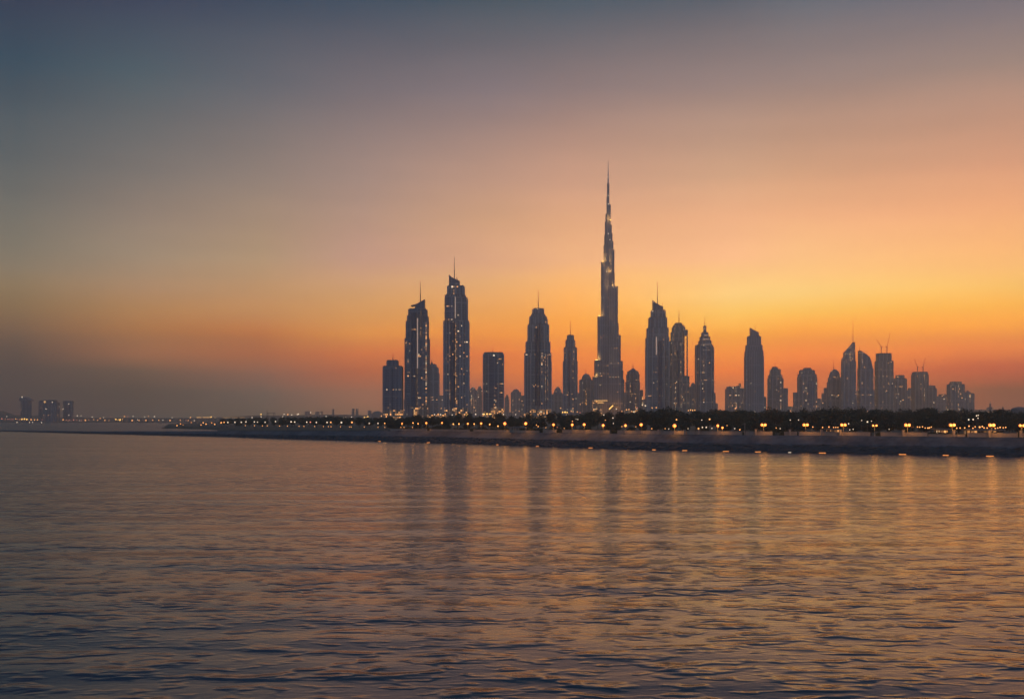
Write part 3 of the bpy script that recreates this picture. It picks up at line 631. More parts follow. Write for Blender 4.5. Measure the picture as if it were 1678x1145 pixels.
mb = MB(); mb.tube((xc, D, Z(303, D)), (xc, D, Z(283, D)), 3.0, 1.5, 10); mb.tube((xc, D, Z(283, D)), (xc, D, Z(264, D)), 1.3, .5, 8); mb.build('spire', [M['rib_steel']], bx)
def terrace(px, py, ang, w, watts, soft=False):
    """gold uplights along a setback terrace"""
    L = Ls(px, ang); c, s = math.cos(ang), math.sin(ang); x, y = xc + L * c, D + L * s - 4; z = Z(py, D) + 1.4
    mb = MB(); mb.box(x - w / 2, x + w / 2, y - .8, y + .8, z - 1.0, z + 1.0); mb.build('terrace_light', [M['goldsoft' if soft else 'gold']], bx)
    lamp('terrace_lamp', (x, y - 4, z + 4), watts * 4, (1, .5, .13), bx, 1.0)
for px, py, ang, w, wt in ((976.5, 591, aL, 7, 5000), (976, 618, aL, 9, 7000), (981, 519, aL, 5, 4000), (987, 430, aL, 6, 9000), (1014, 607, aR, 22, 6000), (1011.5, 622, aR, 8, 7000),
                           (1005, 549.5, aR, 5, 7000), (1004, 530, aR, 12, 5000), (1003, 470, aR, 9, 9000), (999.5, 447, aR, 8, 5000), (1000, 362, aR, 5, 4000)): terrace(px, py, ang, w, wt)
for px, py in ((996, 322), (996.2, 336), (996.2, 384), (998.6, 394), (993.4, 446), (990, 499), (995.5, 292)):
    mb = MB(); mb.ball((X(px, D), D - 14, Z(py, D)), 1.5); mb.build('beacon', [M['white']], bx)
mb = MB(); mb.box(X(969, D), X(983.5, D), D - 75, D - 40, 6, Z(656.5, D)); mb.build('podium', [M['lowlit']], bx)
for px, py, wt in ((976, 664, 30000), (990, 668, 14000), (1008, 668, 10000)): lamp('base_lamp', (X(px, D), D - 62, Z(py, D)), wt, (1, .40, .09), bx, 2.0)
mb = MB(); mb.box(X(971, D), X(992, D), D - 80, D - 76, Z(657.6, D), Z(656.2, D)); mb.box(X(976, D), X(986, D), D - 80, D - 76, Z(661, D), Z(659.6, D)); mb.build('canopy_light', [M['goldsoft']], bx)
mb = MB(); mb.tube((X(994, D), D - 90, Z(671, D)), (X(1000.4, D), D - 90, Z(664.6, D)), 1.6, 1.6); mb.build('ramp_light', [M['gold']], bx)

# ------------------------------------------------------------------ towers on the far left shore
FS = 5060.0
G = 'blocks on the far left shore'
T = Tower('tower_block', 'tallest of the far left shore blocks, with a sloped roof edge', FS, [(33, 52.6, 657), (34.5, 50.5, 654)], 'shore', 'rect', .5, .9, 2, group=G)
T.crown([(34.5, 657), (34.5, 652.8), (38.6, 650), (42, 650), (52.4, 655.4), (52.4, 657)], 'shore', .8, 'roof'); T.spot(40.6, 650.8, 'white', 3, out=4); T.bay(38.2, 40.4, 686, 655, 'hazy', 'side_bay', 3, False)
T = Tower('tower_block', 'far left shore block standing against the orange-signed block', FS, [(62.6, 74.4, 658), (64, 72, 656.8)], 'shore', 'rect', .4, .9, 2, group=G)
T = Tower('tower_block', 'wide far left shore block with an orange light at its roof edge', FS - 80, [(73.4, 95.2, 659.5), (74, 92, 656)], 'shore', 'cham', .0, .8, 2, group=G)
T.spot(77.6, 658.4, 'goldsoft', 5.0, out=4); T.spot(89.8, 659, 'white', 2.4, out=3); T.spot(79.5, 670, 'white', 2.4, out=3)
T = Tower('tower_block', 'slim far left shore block with a flared roof edge, right of the others', FS, [(105.6, 118.4, 660), (105, 119.2, 657.4)], 'shore', 'cham', .0, .8, 2, group=G)
T.spot(105.9, 670, 'white', 2.4, out=3); T.spot(115.2, 661.8, 'white', 2.2, out=3); T.spot(115.2, 680, 'white', 2.2, out=3)

# hills and low far land
def mound(name, pts, D, dep, mat, base=1.0):
    """low ridge: outline along x, rounded front to back"""
    mb = MB(); q = [(X(a, D), Z(y, D)) for a, y in pts]; K = 7
    for (xa, za), (xb, zb) in zip(q, q[1:]):
        for k in range(K):
            f0, f1 = math.sin(PI * k / K), math.sin(PI * (k + 1) / K); y0, y1 = D - dep / 2 + dep * k / K, D - dep / 2 + dep * (k + 1) / K
            mb.face([(xa, y0, base + (za - base) * f0), (xb, y0, base + (zb - base) * f0), (xb, y1, base + (zb - base) * f1), (xa, y1, base + (za - base) * f1)])
    return tag(mb.build(name, [mat], smooth=True), kind='structure')
scrub = plain('far_scrub', (.06, .065, .045), .95, var=.4, scale=.01)
mound('hills', [(-700, 680), (-400, 668), (-200, 660), (-60, 664), (0, 673), (6, 678), (14, 681), (30, 679.5), (45, 682), (64, 680), (80, 684), (110, 683), (150, 684.4), (200, 684), (260, 684.6), (300, 685), (345, 684)], 6900, 700, scrub)
mound('low_hills', [(330, 684), (380, 682.6), (420, 680), (470, 680.6), (520, 679), (570, 679), (600, 680), (640, 681), (760, 676), (900, 674), (1100, 672), (1300, 671), (1500, 671), (1700, 670), (2100, 668)], 6900, 600, scrub)

# small far silhouettes on the left horizon
def far_block(a, b, y, label, name='tower_block', cat='skyscraper'):
    return Tower(name, label, 6300, [(a, b, y), (lerp(a, b, .25), lerp(a, b, .75), y - .8)], 'hazy', 'rect', .0, .8, group='tiny far silhouettes', ribs=False, cat=cat)
for a, b, y, l in ((576.6, 581, 670, 'left of two tiny twin towers on the horizon left of the skyline'), (583, 587.4, 670.4, 'right of two tiny twin towers on the horizon left of the skyline'),
                   (500, 508, 674.5, 'small humped block on the horizon above the left trees'), (517, 523, 675, 'tiny block on the horizon left of the chimney'), (525, 529.4, 674.6, 'tiny narrow block next to the chimney'),
                   (603, 609, 673, 'tiny stepped block on the horizon just left of the domed hall'), (1618, 1627, 668, 'low faint block under the minaret at the far right')): far_block(a, b, y, l)
D = 5200.0; r = thing('chimney', (X(546, D), D, 5), 'thin far chimney standing alone on the left horizon', 'chimney')
mb = MB(); mb.lathe([(5.5, 5), (4.2, Z(672, D)), (4.8, Z(671.4, D)), (4.4, Z(670, D)), (0, Z(670, D))], X(546, D), D, 12); mb.build('shaft', [M['hazy']], r)
D = 4800.0; r = thing('domed_hall', (X(618, D), D, 5), 'low rounded hall roof in the haze left of the first tower', 'hall')
mb = MB(); mb.lathe([(26, 5), (26, Z(680, D))] + [(26 * math.cos(PI / 2 * k / 6), Z(680, D) + (Z(673.4, D) - Z(680, D)) * math.sin(PI / 2 * k / 6)) for k in range(1, 7)], X(618, D), D, 20); mb.build('roof', [M['roof']], r)
D = 2600.0; r = thing('harbour_crane', (X(438, D), D, 4), 'small dark gantry with a mast above the left trees', 'crane')
mb = MB(); x0 = X(437.6, D)
for a in (438, 440.5, 448, 450.5): mb.tube((X(a, D), D, 4), (X(a, D), D, Z(676.2, D)), .5, n=4)
mb.tube((X(437.4, D), D, Z(676.4, D)), (X(451, D), D, Z(676.4, D)), .7, n=4); mb.build('gantry', [M['metal']], r)
mb = MB(); mb.tube((x0, D, 4), (x0, D, Z(672, D)), .7, .4, n=6); mb.build('mast', [M['metal']], r)
D = 2900.0
for px, yt, l in ((1622.7, 657, 'tall faint minaret with a balcony at the far right'), (1643.4, 664, 'short faint minaret near the right edge')):
    r = thing('minaret', (X(px, D), D, 6), l, 'minaret'); zt = Z(yt, D); h = zt - 6
    mb = MB(); mb.lathe([(3.4, 6), (2.8, 6 + h * .62), (4.6, 6 + h * .66), (4.6, 6 + h * .7), (2.3, 6 + h * .7), (2.0, 6 + h * .84), (2.6, 6 + h * .86), (0, 6 + h * .93)], X(px, D), D, 10); mb.build('shaft', [M['hazy']], r)
    mb = MB(); mb.tube((X(px, D), D, 6 + h * .92), (X(px, D), D, zt), .4, .2); mb.build('finial', [M['metal']], r)
D = 1500.0; r = thing('domed_hall', (X(1671, D), D, 6), 'dark low domed roof behind the trees at the right edge', 'hall')
mb = MB(); mb.lathe([(11, 6), (11, Z(671, D))] + [(11 * math.cos(PI / 2 * k / 5), Z(671, D) + (Z(666.5, D) - Z(671, D)) * math.sin(PI / 2 * k / 5)) for k in range(1, 6)], X(1671, D), D, 18); mb.build('roof', [M['roof']], r)

# bridge / causeway with orange lights along the left horizon
D = 4760.0; r = thing('causeway', (X(300, D), D, 2), 'long low causeway with a row of orange lights on the left horizon', 'bridge')
mb = MB(); mb.box(X(190, D), X(404, D), D - 8, D + 8, Z(686.2, D), Z(684.8, D)); mb.build('deck', [M['roof']], r)
for k in range(22):
    px = 192 + k * 10; mb = MB(); mb.box(X(px - .35, D), X(px + .35, D), D - 6, D + 6, 0, Z(686.3, D)); mb.build('pier', [M['roof']], r)
mb = MB()
for a, b in ((323, 331), (333, 345.6), (352, 355), (366, 378), (381, 390), (392, 402)):
    mb.box(X(a, D), X(b, D), D - 9, D - 8.2, Z(684.3, D), Z(683.2 if a < 350 else 683.8, D))
mb.build('deck_lights', [M['goldsoft']], r)

def on_bank(px, inland):
    """point on the promenade seen at px, some metres inland of the water line"""
    D = shoreD(px) + inland; return X(px, D), D
# ------------------------------------------------------------------ trees
leafm = []
for nm, c in (('dark_leaf', (.045, .055, .030)), ('olive_leaf', (.060, .062, .034)), ('blue_green_leaf', (.038, .052, .036))):
    m, t, p = new_mat(nm); oi = t.n('ShaderNodeObjectInfo'); g = t.n('ShaderNodeTexCoord').outputs['Object']
    f = t.m('ADD', t.m('MULTIPLY', t.noise(g, .9, 3), .7), t.m('MULTIPLY', oi.outputs['Random'], .3))
    t.set(p.inputs['Base Color'], t.mix(f, tuple(v * .55 for v in c), tuple(v * 1.5 for v in c))); p.inputs['Roughness'].default_value = .7
    leafm.append(m)
def crown_mesh(name, H, Wd, lobes, n, leaf, mat, seed):
    q = np.random.default_rng(seed); L = []
    for k in range(lobes):
        a = q.uniform(0, 2 * PI); rr = q.uniform(.15, .62) * Wd / 2; zz = q.uniform(.42, .86) * H
        L.append((rr * math.cos(a), rr * math.sin(a), zz, q.uniform(.24, .38) * Wd, q.uniform(.13, .22) * H))
    L.append((0, 0, H * .62, Wd * .36, H * .26)); L.append((0, 0, H * .82, Wd * .24, H * .17))
    V, F = [], []
    for i in range(n):
        l = L[q.integers(len(L))]; dvec = q.standard_normal(3); dvec /= np.linalg.norm(dvec)
        rad = q.uniform(.45, 1.0) if q.uniform() < .8 else q.uniform(1.0, 1.3)
        c = np.array([l[0] + dvec[0] * l[3] * rad, l[1] + dvec[1] * l[3] * rad, max(H * .2, l[2] + dvec[2] * l[4] * rad)])
        a = q.standard_normal(3); a /= np.linalg.norm(a); b = np.cross(a, q.standard_normal(3)); b /= np.linalg.norm(b)
        s1, s2 = leaf * q.uniform(.4, 1.0), leaf * q.uniform(.25, .6); j = len(V)
        for sa, sb in ((-1, 0), (0, -1), (1, 0), (0, 1)): V.append(tuple(c + a * s1 * sa + b * s2 * sb))
        F.append((j, j + 1, j + 2, j + 3))
    me = bpy.data.meshes.new(name); me.from_pydata(V, [], F); me.materials.append(mat); return me
def trunk_mesh(H, seed):
    q = random.Random(seed); mb = MB(); p0 = Vector((0, 0, -.3)); r0 = .34
    for k in range(4):
        p1 = Vector((q.uniform(-.3, .3), q.uniform(-.3, .3), H * .16 * (k + 1))); mb.tube(p0, p1, r0, r0 * .82, 7); p0 = p1; r0 *= .82
        if k >= 1:
            for _ in range(2):
                a = q.uniform(0, 2 * PI); e = p1 + Vector((math.cos(a) * H * .22, math.sin(a) * H * .22, H * .17)); mb.tube(p1, e, r0 * .6, r0 * .2, 5)
    return mb.build('trunk', [M['bark']])
protos = []
KINDS = [('broad round-crowned', 11.5, 13.5, 9, 2600), ('dense domed', 12, 11, 7, 2200), ('tall narrow', 14, 7.5, 6, 1700), ('low spreading', 8, 12, 9, 2000), ('ragged open-crowned', 12.5, 10, 8, 1300), ('small bushy', 6.5, 7.5, 5, 1200)]
for i, (nm, H, Wd, lb, n) in enumerate(KINDS):
    tr = thing('tree', (0, 0, 0), 'proto', 'tree')
    cme = crown_mesh('crown', H, Wd, lb, n, .62, leafm[i % 3], 20 + i); co_ = bpy.data.objects.new('crown', cme); C.objects.link(co_); co_.parent = tr
    tk = trunk_mesh(H, i); tk.parent = tr
    protos.append([nm, H, tr, co_, tk, False])
LAND = [(560, 'the left horizon'), (644, 'the short end tower'), (684, 'the horned tower'), (748, 'the slant-topped left tower'), (809, 'the plain flat slab'), (881, 'the broad stepped tower'),
        (934, 'the slim stepped tower'), (996, 'the tallest tower'), (1037, 'the pointed-roof tower'), (1077, 'the knife-topped tower'), (1112, 'the edge-column tower'), (1154, 'the lit-cap tower'), (1204, 'the toothed-roof block'),
        (1236, 'the blade-topped tower'), (1270, 'the rounded-top tower'), (1322, 'the squat stepped tower'), (1366, 'the bullet-domed tower'), (1390, 'the pointed sail tower'), (1418, 'the curved sail tower'), (1448, 'the taller crane tower'),
        (1508, 'the lower crane tower'), (1566, 'the right end block'), (1622, 'the tall minaret'), (1660, 'the right-edge dome'),
        (540, 'the far chimney'), (504, 'the humped far block'), (438, 'the small gantry'), (400, 'the causeway end'), (340, 'the causeway lights')]
def near_land(px): return min(LAND, key=lambda l: abs(l[0] - px))[1]
ORD = ['first', 'second', 'third', 'fourth', 'fifth', 'sixth', 'seventh', 'eighth', 'ninth', 'tenth']
def name_by_place(items, fmt):
    """items: [(px, key, object)]; gives each a label from what stands above it, counted from the left"""
    cnt = {}
    for px, key, o in sorted(items, key=lambda a: a[0]):
        k = (key, near_land(px)); cnt.setdefault(k, []).append(o)
    for (key, land), obs in cnt.items():
        for i, o in enumerate(obs):
            o['label'] = fmt.format(key=key, land=land) + ('' if len(obs) == 1 else f', {ORD[min(i, 9)]} from left')
TOPS = [(370, 684.5), (450, 683.5), (500, 682), (560, 681.5), (600, 683), (640, 683.5), (700, 680.5), (750, 679), (800, 680.5), (860, 681), (905, 677), (940, 676.5), (985, 674), (1010, 672), (1060, 671.5), (1100, 668), (1130, 673), (1180, 672.5), (1240, 670), (1300, 672), (1350, 671), (1385, 668), (1450, 671.5), (1500, 670.5), (1560, 671), (1600, 671), (1650, 672), (1800, 671)]
trees = []
def put_tree(px, D, ytop, kind, row):
    p_ = protos[kind]; gz = land_z(X(px, D), D) - .1; h = max(3.5, Z(ytop, D) - gz)
    if not p_[5]: root, cr, tk = p_[2], p_[3], p_[4]; p_[5] = True
    else:
        root = p_[2].copy(); C.objects.link(root); cr = p_[3].copy(); C.objects.link(cr); cr.parent = root; tk = p_[4].copy(); C.objects.link(tk); tk.parent = root
    s = h / p_[1] / 1.02; wv = s * R.uniform(.9, 1.25)
    root.location = (X(px, D), D, gz); root.rotation_euler = (0, 0, R.uniform(0, 6.28)); root.scale = (wv, wv, s)
    root['group'] = 'trees along the shore'; trees.append((px, p_[0] + ' dark tree ' + row, root))
x = 640.0
while x < 1740:
    put_tree(x, shoreD(x) + 340 + R.uniform(-40, 50), interp(TOPS, x) + R.choice([-3.2, -1.4, 0, 1, 2, 3.5]) + R.uniform(-.8, .8), R.choice([0, 1, 2, 4, 4, 0]), 'in the back row'); x += R.uniform(13, 21)
x = 634.0
while x < 1750:
    put_tree(x, shoreD(x) + 205 + R.uniform(-30, 40), interp(TOPS, x) + R.uniform(1.5, 8), R.choice([0, 0, 1, 3, 4, 2]), 'in the middle row'); x += R.uniform(15, 25)
x = 650.0
while x < 1740:
    put_tree(x, shoreD(x) + 105 + R.uniform(-15, 20), interp([(640, 693), (1000, 688), (1678, 684)], x) + R.uniform(-3, 6), R.choice([3, 5, 5, 0, 1]), 'in the front row'); x += R.uniform(26, 48)
x = 640.0
while x < 1730:
    put_tree(x, shoreD(x) + 42 + R.uniform(-7, 10), interp([(640, 697), (1000, 695.5), (1678, 691)], x) + R.uniform(-2.5, 5), R.choice([3, 5, 5, 5]), 'by the promenade'); x += R.uniform(14, 40)
x = 640.0
while x < 880:
    put_tree(x, shoreD(x) + 260 + R.uniform(-30, 30), interp(TOPS, x) + R.uniform(.5, 4), R.choice([0, 1, 1, 3]), 'in the middle row'); x += R.uniform(14, 22)
x = 366.0
while x < 640:
    put_tree(x, 1750 - (x - 366) * 2.2 + R.uniform(-60, 60), interp(TOPS, x) + R.uniform(-.6, 1.2), R.choice([0, 1, 0, 3]), 'in the back row'); x += R.uniform(9, 15)
x = 392.0
while x < 640:
    put_tree(x, 1380 - (x - 392) * 2.0 + R.uniform(-40, 40), interp(TOPS, x) + R.uniform(3, 6), R.choice([0, 1, 3, 5]), 'in the front row'); x += R.uniform(12, 22)
name_by_place(trees, '{key} under {land}')
hedges = []
def hedge(px0, px1, inland, h):
    (xa, ya), (xb, yb) = on_bank(px0, inland), on_bank(px1, inland); L = math.hypot(xb - xa, yb - ya); q = np.random.default_rng(int(px0)); n = int(L * 70)
    o0 = np.array([(xa + xb) / 2, (ya + yb) / 2, 6.85]); V, F = [], []
    for i in range(n):
        u_ = q.uniform(); c = np.array([lerp(xa, xb, u_), lerp(ya, yb, u_) + q.uniform(-.7, .7), 6.85 + h * q.uniform(.02, 1) * (1 + .12 * math.sin(u_ * L * .9))]) - o0
        a = q.standard_normal(3); a /= np.linalg.norm(a); b = np.cross(a, q.standard_normal(3)); b /= np.linalg.norm(b); j = len(V)
        for sa, sb in ((-1, 0), (0, -1), (1, 0), (0, 1)): V.append(tuple(c + a * .34 * sa + b * .22 * sb))
        F.append((j, j + 1, j + 2, j + 3))
    me = bpy.data.meshes.new('hedge'); me.from_pydata(V, [], F); me.materials.append(leafm[0]); o = bpy.data.objects.new('hedge', me); C.objects.link(o); o.location = o0
    tag(o, None, 'hedge', 'hedges along the promenade'); hedges.append(((px0 + px1) / 2, 'clipped dark hedge behind the promenade', o))
x = 642.0
while x < 1720:
    w_ = R.uniform(26, 60); hedge(x, x + w_, 25.5, R.uniform(1.3, 2.1)); x += w_ + R.uniform(3, 14)
name_by_place(hedges, '{key} below {land}')
for p_ in protos:
    if not p_[5]:
        for o in p_[2:5]: bpy.data.objects.remove(o)

# ------------------------------------------------------------------ promenade: walls, pillars, lamps
walls = []
for a, b, lit in ((640, 700, 0), (704, 770, 0), (776, 884, 0), (890, 912, 1), (922, 999, 1), (1012, 1058, 1), (1059, 1140, 1), (1141, 1216, 1), (1223, 1266, 1), (1286, 1306, 1), (1309, 1426, 1), (1444, 1520, 1), (1522, 1582, 0), (1586, 1668, 1), (1673, 1760, 1)):
    mb = MB(); n = max(2, int((b - a) / 12)); h = 1.5 if lit else .9
    for k in range(n):
        (xa, ya), (xb, yb) = on_bank(lerp(a, b, k / n), 21.5), on_bank(lerp(a, b, (k + 1) / n), 21.5)
        mb.prism([(xa, ya), (xb, yb), (xb - .1, yb + .5), (xa - .1, ya + .5)], 6.6, 6.95 + h, 0, 0)
        mb.prism([(xa, ya - .12), (xb, yb - .12), (xb - .1, yb + .62), (xa - .1, ya + .62)], 6.95 + h - .001, 6.95 + h + .16, 0, 0)
    o = mb.build('low_wall', [M['stone']], origin=(*on_bank((a + b) / 2, 15.5), 6.6))
    tag(o, None, 'wall', 'low walls along the promenade'); walls.append(((a + b) / 2, 'pale low promenade wall stretch', o))
name_by_place(walls, '{key} in front of {land}')
pil = []
for px in (1078.7, 1122, 1145.5, 1238.5, 1294.5, 1346, 1376.8, 1480, 1563, 1621, 1672.7):
    x, y = on_bank(px, 20.4); r = thing('stone_pillar', (x, y, 6.8), None, 'pillar', 'stone pillars along the promenade'); h = 2.6 if px > 1200 else 2.2
    mb = MB(); mb.box(x - .42, x + .42, y - .42, y + .42, 6.6, 6.8 + h); mb.build('shaft', [M['stone']], r)
    mb = MB(); mb.box(x - .58, x + .58, y - .58, y + .58, 6.802 + h, 7.0 + h); mb.build('cap', [M['stone']], r)
    pil.append((px, 'pale stone pillar on the promenade', r))
name_by_place(pil, '{key} below {land}')
OC = (1.0, .40, .07)
lamps = []
def promenade_lamp(px, py, heads, bright, inland=19.0, mat='orange', kind='orange'):
    x, y = on_bank(px, inland); zt = Z(py, y); zg = land_z(x, y)
    r = thing('promenade_lamp', (x, y, zg), None, 'lamp', 'lit lamps along the promenade')
    mb = MB(); mb.lathe([(.2, zg - .1), (.2, zg + .5), (.09, zg + .7), (.065, zt - .1 if heads == 1 else zt - .25)], x, y, 8); mb.build('pole', [M['stone']], r)
    if heads == 2:
        mb = MB(); mb.tube((x - .75, y, zt - .3), (x + .75, y, zt - .3), .06); mb.tube((x - .72, y, zt - .3), (x - .72, y, zt - .1), .05); mb.tube((x + .72, y, zt - .3), (x + .72, y, zt - .1), .05); mb.build('arm', [M['metal']], r)
    for sx_ in ((-.72, .72) if heads == 2 else (0,)):
        mb = MB(); mb.ball((x + sx_, y, zt), (.64 * bright), 0, 10, 6); mb.build('globe', [M[mat]], r, smooth=True)
        mb = MB(); mb.lathe([(.30, zt + .30 * bright), (.12, zt + .5 * bright), (0, zt + .52 * bright)], x + sx_, y, 8); mb.build('cap', [M['metal']], r)
        lamp('lamp_light', (x + sx_, y - .9 * bright, zt - .15), 560 * bright * bright, OC, r, .3)
    lamps.append((px, ('double-headed ' if heads == 2 else 'single-globe ') + kind + ' promenade lamp', r))
for px, py, hd, b in ((659, 693.5, 1, .75), (698.5, 693, 1, .95), (724.3, 692.7, 1, .8), (766.6, 694, 1, .85), (788.5, 693.5, 1, .95), (827.2, 693.8, 1, 1.35), (861.4, 693.8, 1, 1.3), (907, 695.7, 1, 1.1), (937.6, 695.7, 1, 1.05),
                      (957.2, 695.4, 1, 1.1), (988.3, 696.7, 1, 1.05), (1024.8, 697, 1, 1.05), (1050.6, 695.7, 1, 1.15), (1105.3, 697.5, 1, 1.35), (1176.2, 697.3, 1, .95), (1183.8, 700.5, 1, .75), (1251.3, 696, 2, 1.0), (1320.2, 696, 2, 1.0),
                      (1382, 696, 2, 1.0), (1433.4, 697, 2, .7), (1487, 696.2, 2, 1.0), (1560.5, 696.2, 2, 1.0), (1625.2, 696.4, 2, 1.05), (1674.5, 697, 2, .8)): promenade_lamp(px, py, hd, b)
for px, py in ((630.5, 693.3), (676.8, 692.8), (685, 693.8), (742.8, 694.4), (752, 694.3), (777, 694.3), (802.3, 695), (816, 697.8)): promenade_lamp(px, py, 1, .55, 19.0, 'warm', 'pale')
name_by_place(lamps, '{key} below {land}')
# unlit tall lamp with two side arms
x, y = on_bank(1220.5, 17.3); r = thing('lamp_post', (x, y, 6.9), 'pale tall post with two short arms left of the double lamp', 'lamp')
mb = MB(); mb.tube((x, y, 6.8), (x, y, Z(692.5, y)), .16, .12); mb.build('pole', [M['stone']], r)
mb = MB(); mb.tube((x - 1.0, y, Z(694.6, y)), (x + .5, y, Z(694.6, y)), .1); mb.build('arm', [M['stone']], r)

# small lights: street lamps too far to show more than a post and a glowing head
small = []
def small_light(px, py, D, mat, rad, key, group, name='street_lamp', posts=True):
    gz = land_z(X(px, D), D); z = Z(py, D); mb = MB(); x = X(px, D)
    if z < gz + .6: z = gz + .6
    mb.ball((x, D, z), rad, 0, 8, 5)
    mb.tube((x, D, gz - .2), (x, D, z - rad * .8), rad * .22, rad * .16, 5, 1)
    o = mb.build(name, [M[mat], M['metal']], origin=(x, D, gz)); tag(o, None, 'street lamp', group); small.append((px, key, o)); return o
# behind and among the trees of the right half
for px, py, mat, b in ((879, 696.2, 'warm', 1), (881.9, 698.6, 'warm', 1.1), (894.5, 700.5, 'warm', .8), (938, 690, 'warm', .9), (1108.5, 687.4, 'warm', 1.3), (1162.8, 686.7, 'warm', 1.4), (1150, 688, 'white', .8), (1127.5, 702, 'white', .7), (1151, 700, 'white', 1.2), (1157.3, 700, 'white', 1.2), (1144.6, 702, 'warm', 1.4),
                       (1166.6, 701.6, 'white', .9), (1191.4, 697, 'warm', .7), (1204, 702, 'white', .9), (1212.4, 703.8, 'warm', 1.1), (1272, 701, 'warm', .8), (1278.5, 702, 'white', .8), (1295, 688, 'white', .8), (1308.6, 687.8, 'white', .8), (1332, 699.4, 'warm', .9), (1348, 700, 'warm', 1), (1358.4, 699.4, 'warm', 1.1),
                       (1366, 700, 'warm', .9), (1369.5, 700, 'warm', .9), (1373, 700, 'warm', .9), (1390.6, 694, 'white', 1), (1392.5, 704, 'white', .8), (1398, 703, 'white', .8), (1412, 688.6, 'white', .7), (1421.4, 691, 'white', 1.3), (1428, 689.8, 'white', .7), (1457, 703, 'white', .7), (1493.5, 699.8, 'orange', .3), (1496.6, 699.6, 'orange', .3), (1503.4, 699.3, 'warm', .9), (1507, 699.6, 'warm', 1), (1511.6, 699, 'warm', .9), (1516, 701, 'warm', .8), (1520.6, 701, 'warm', 1.1), (1523, 700.8, 'warm', 1.1), (1526, 699.4, 'warm', .9),
                       (1567.8, 701.3, 'warm', 1), (1573.3, 701, 'warm', 1), (1580.8, 700.8, 'warm', 1), (1588, 698, 'warm', 1.1), (1594.3, 701.4, 'warm', .9), (1598, 699, 'warm', .9), (1605.4, 699.6, 'warm', 1.4), (1609.6, 698.6, 'warm', 1.1), (1612.6, 700.8, 'warm', 1), (1617.6, 701, 'warm', 1), (1631, 701.6, 'warm', 1), (1635, 701, 'warm', .9), (1638.8, 700, 'warm', 1.1), (1644, 700.6, 'warm', .9), (1648, 700, 'warm', .9),
                       (1587.4, 687.4, 'white', 1.2), (1594.7, 687, 'white', 1.1), (1600.3, 681, 'white', 1), (1603, 680.2, 'white', .8), (1602.6, 685, 'white', .8), (1005, 693.5, 'white', .9), (947, 687, 'white', .8), (944, 686.4, 'white', .7), (1004.4, 684.6, 'white', 1.0), (992, 688.2, 'warm', .8), (989.4, 679.6, 'white', 1), (1068, 702, 'warm', .9), (1090, 702, 'warm', .8), (1096, 702.4, 'white', .8), (924.5, 701.6, 'warm', .7), (913, 700, 'red', .7), (1019, 698.6, 'warm', .8), (1042, 699, 'warm', .7)):
    small_light(px, py, shoreD(px) + R.uniform(27, 33), mat, .27 * b, 'small ' + {'warm': 'warm', 'white': 'white', 'orange': 'orange', 'red': 'red'}[mat] + ' park light', 'small lights among the trees')
# along the foot of the towers, above the tree line
for px, py, mat, b in ((633, 682.4, 'warm', 1), (709, 680.6, 'warm', 1), (712, 679, 'white', .8), (718, 678.6, 'warm', 1), (722, 679, 'white', .9), (729.5, 678, 'warm', .8), (741, 679.6, 'white', .8), (765.4, 680, 'gold', 1.6), (779.5, 678.6, 'white', 1), (793, 678.4, 'gold', 1), (798, 678, 'gold', 1), (803, 678.2, 'gold', 1), (825, 679, 'white', 1), (845, 679, 'white', .9), (860, 679.4, 'warm', 1.5), (864.4, 678.6, 'warm', 1.5), (875, 680, 'white', 1), (881.6, 677, 'white', .8), (887, 680, 'warm', 1), (900.6, 679.6, 'white', 1),
                       (922, 675.4, 'gold', 1.1), (926, 675.2, 'gold', 1.3), (929.4, 675.6, 'gold', 1), (936, 673.6, 'warm', .8), (946, 674.6, 'warm', .8), (950.6, 676, 'red', .8), (1009.8, 670, 'white', 1), (1019, 674, 'warm', 1), (1026.6, 671.2, 'warm', 1), (1030.6, 670.6, 'warm', 1), (1035, 674, 'warm', .9), (1044, 668, 'red', .9), (1057.6, 664.6, 'white', 1.2), (1068.6, 668, 'warm', 1), (1075.4, 667.6, 'warm', 1), (1128, 672.6, 'warm', 1), (1131.6, 671.6, 'warm', 1.1), (1135, 672.2, 'warm', 1), (1138.6, 671.8, 'warm', 1), (1172.4, 674.4, 'warm', 1), (1176.2, 675, 'warm', 1.2), (1205, 669, 'warm', 1.1), (1207, 667.6, 'red', .8), (1237, 674.4, 'white', .8), (1259, 670.4, 'red', .9), (1283, 676, 'warm', 1.2), (1295, 673, 'warm', 1), (1337, 674, 'warm', 1.2)):
    small_light(px, py, 2250 if px < 840 else 2700, mat, 1.45 * b, 'small ' + {'warm': 'warm', 'white': 'white', 'gold': 'golden', 'red': 'reddish'}[mat] + ' street light behind the trees', 'street lights at the foot of the towers')
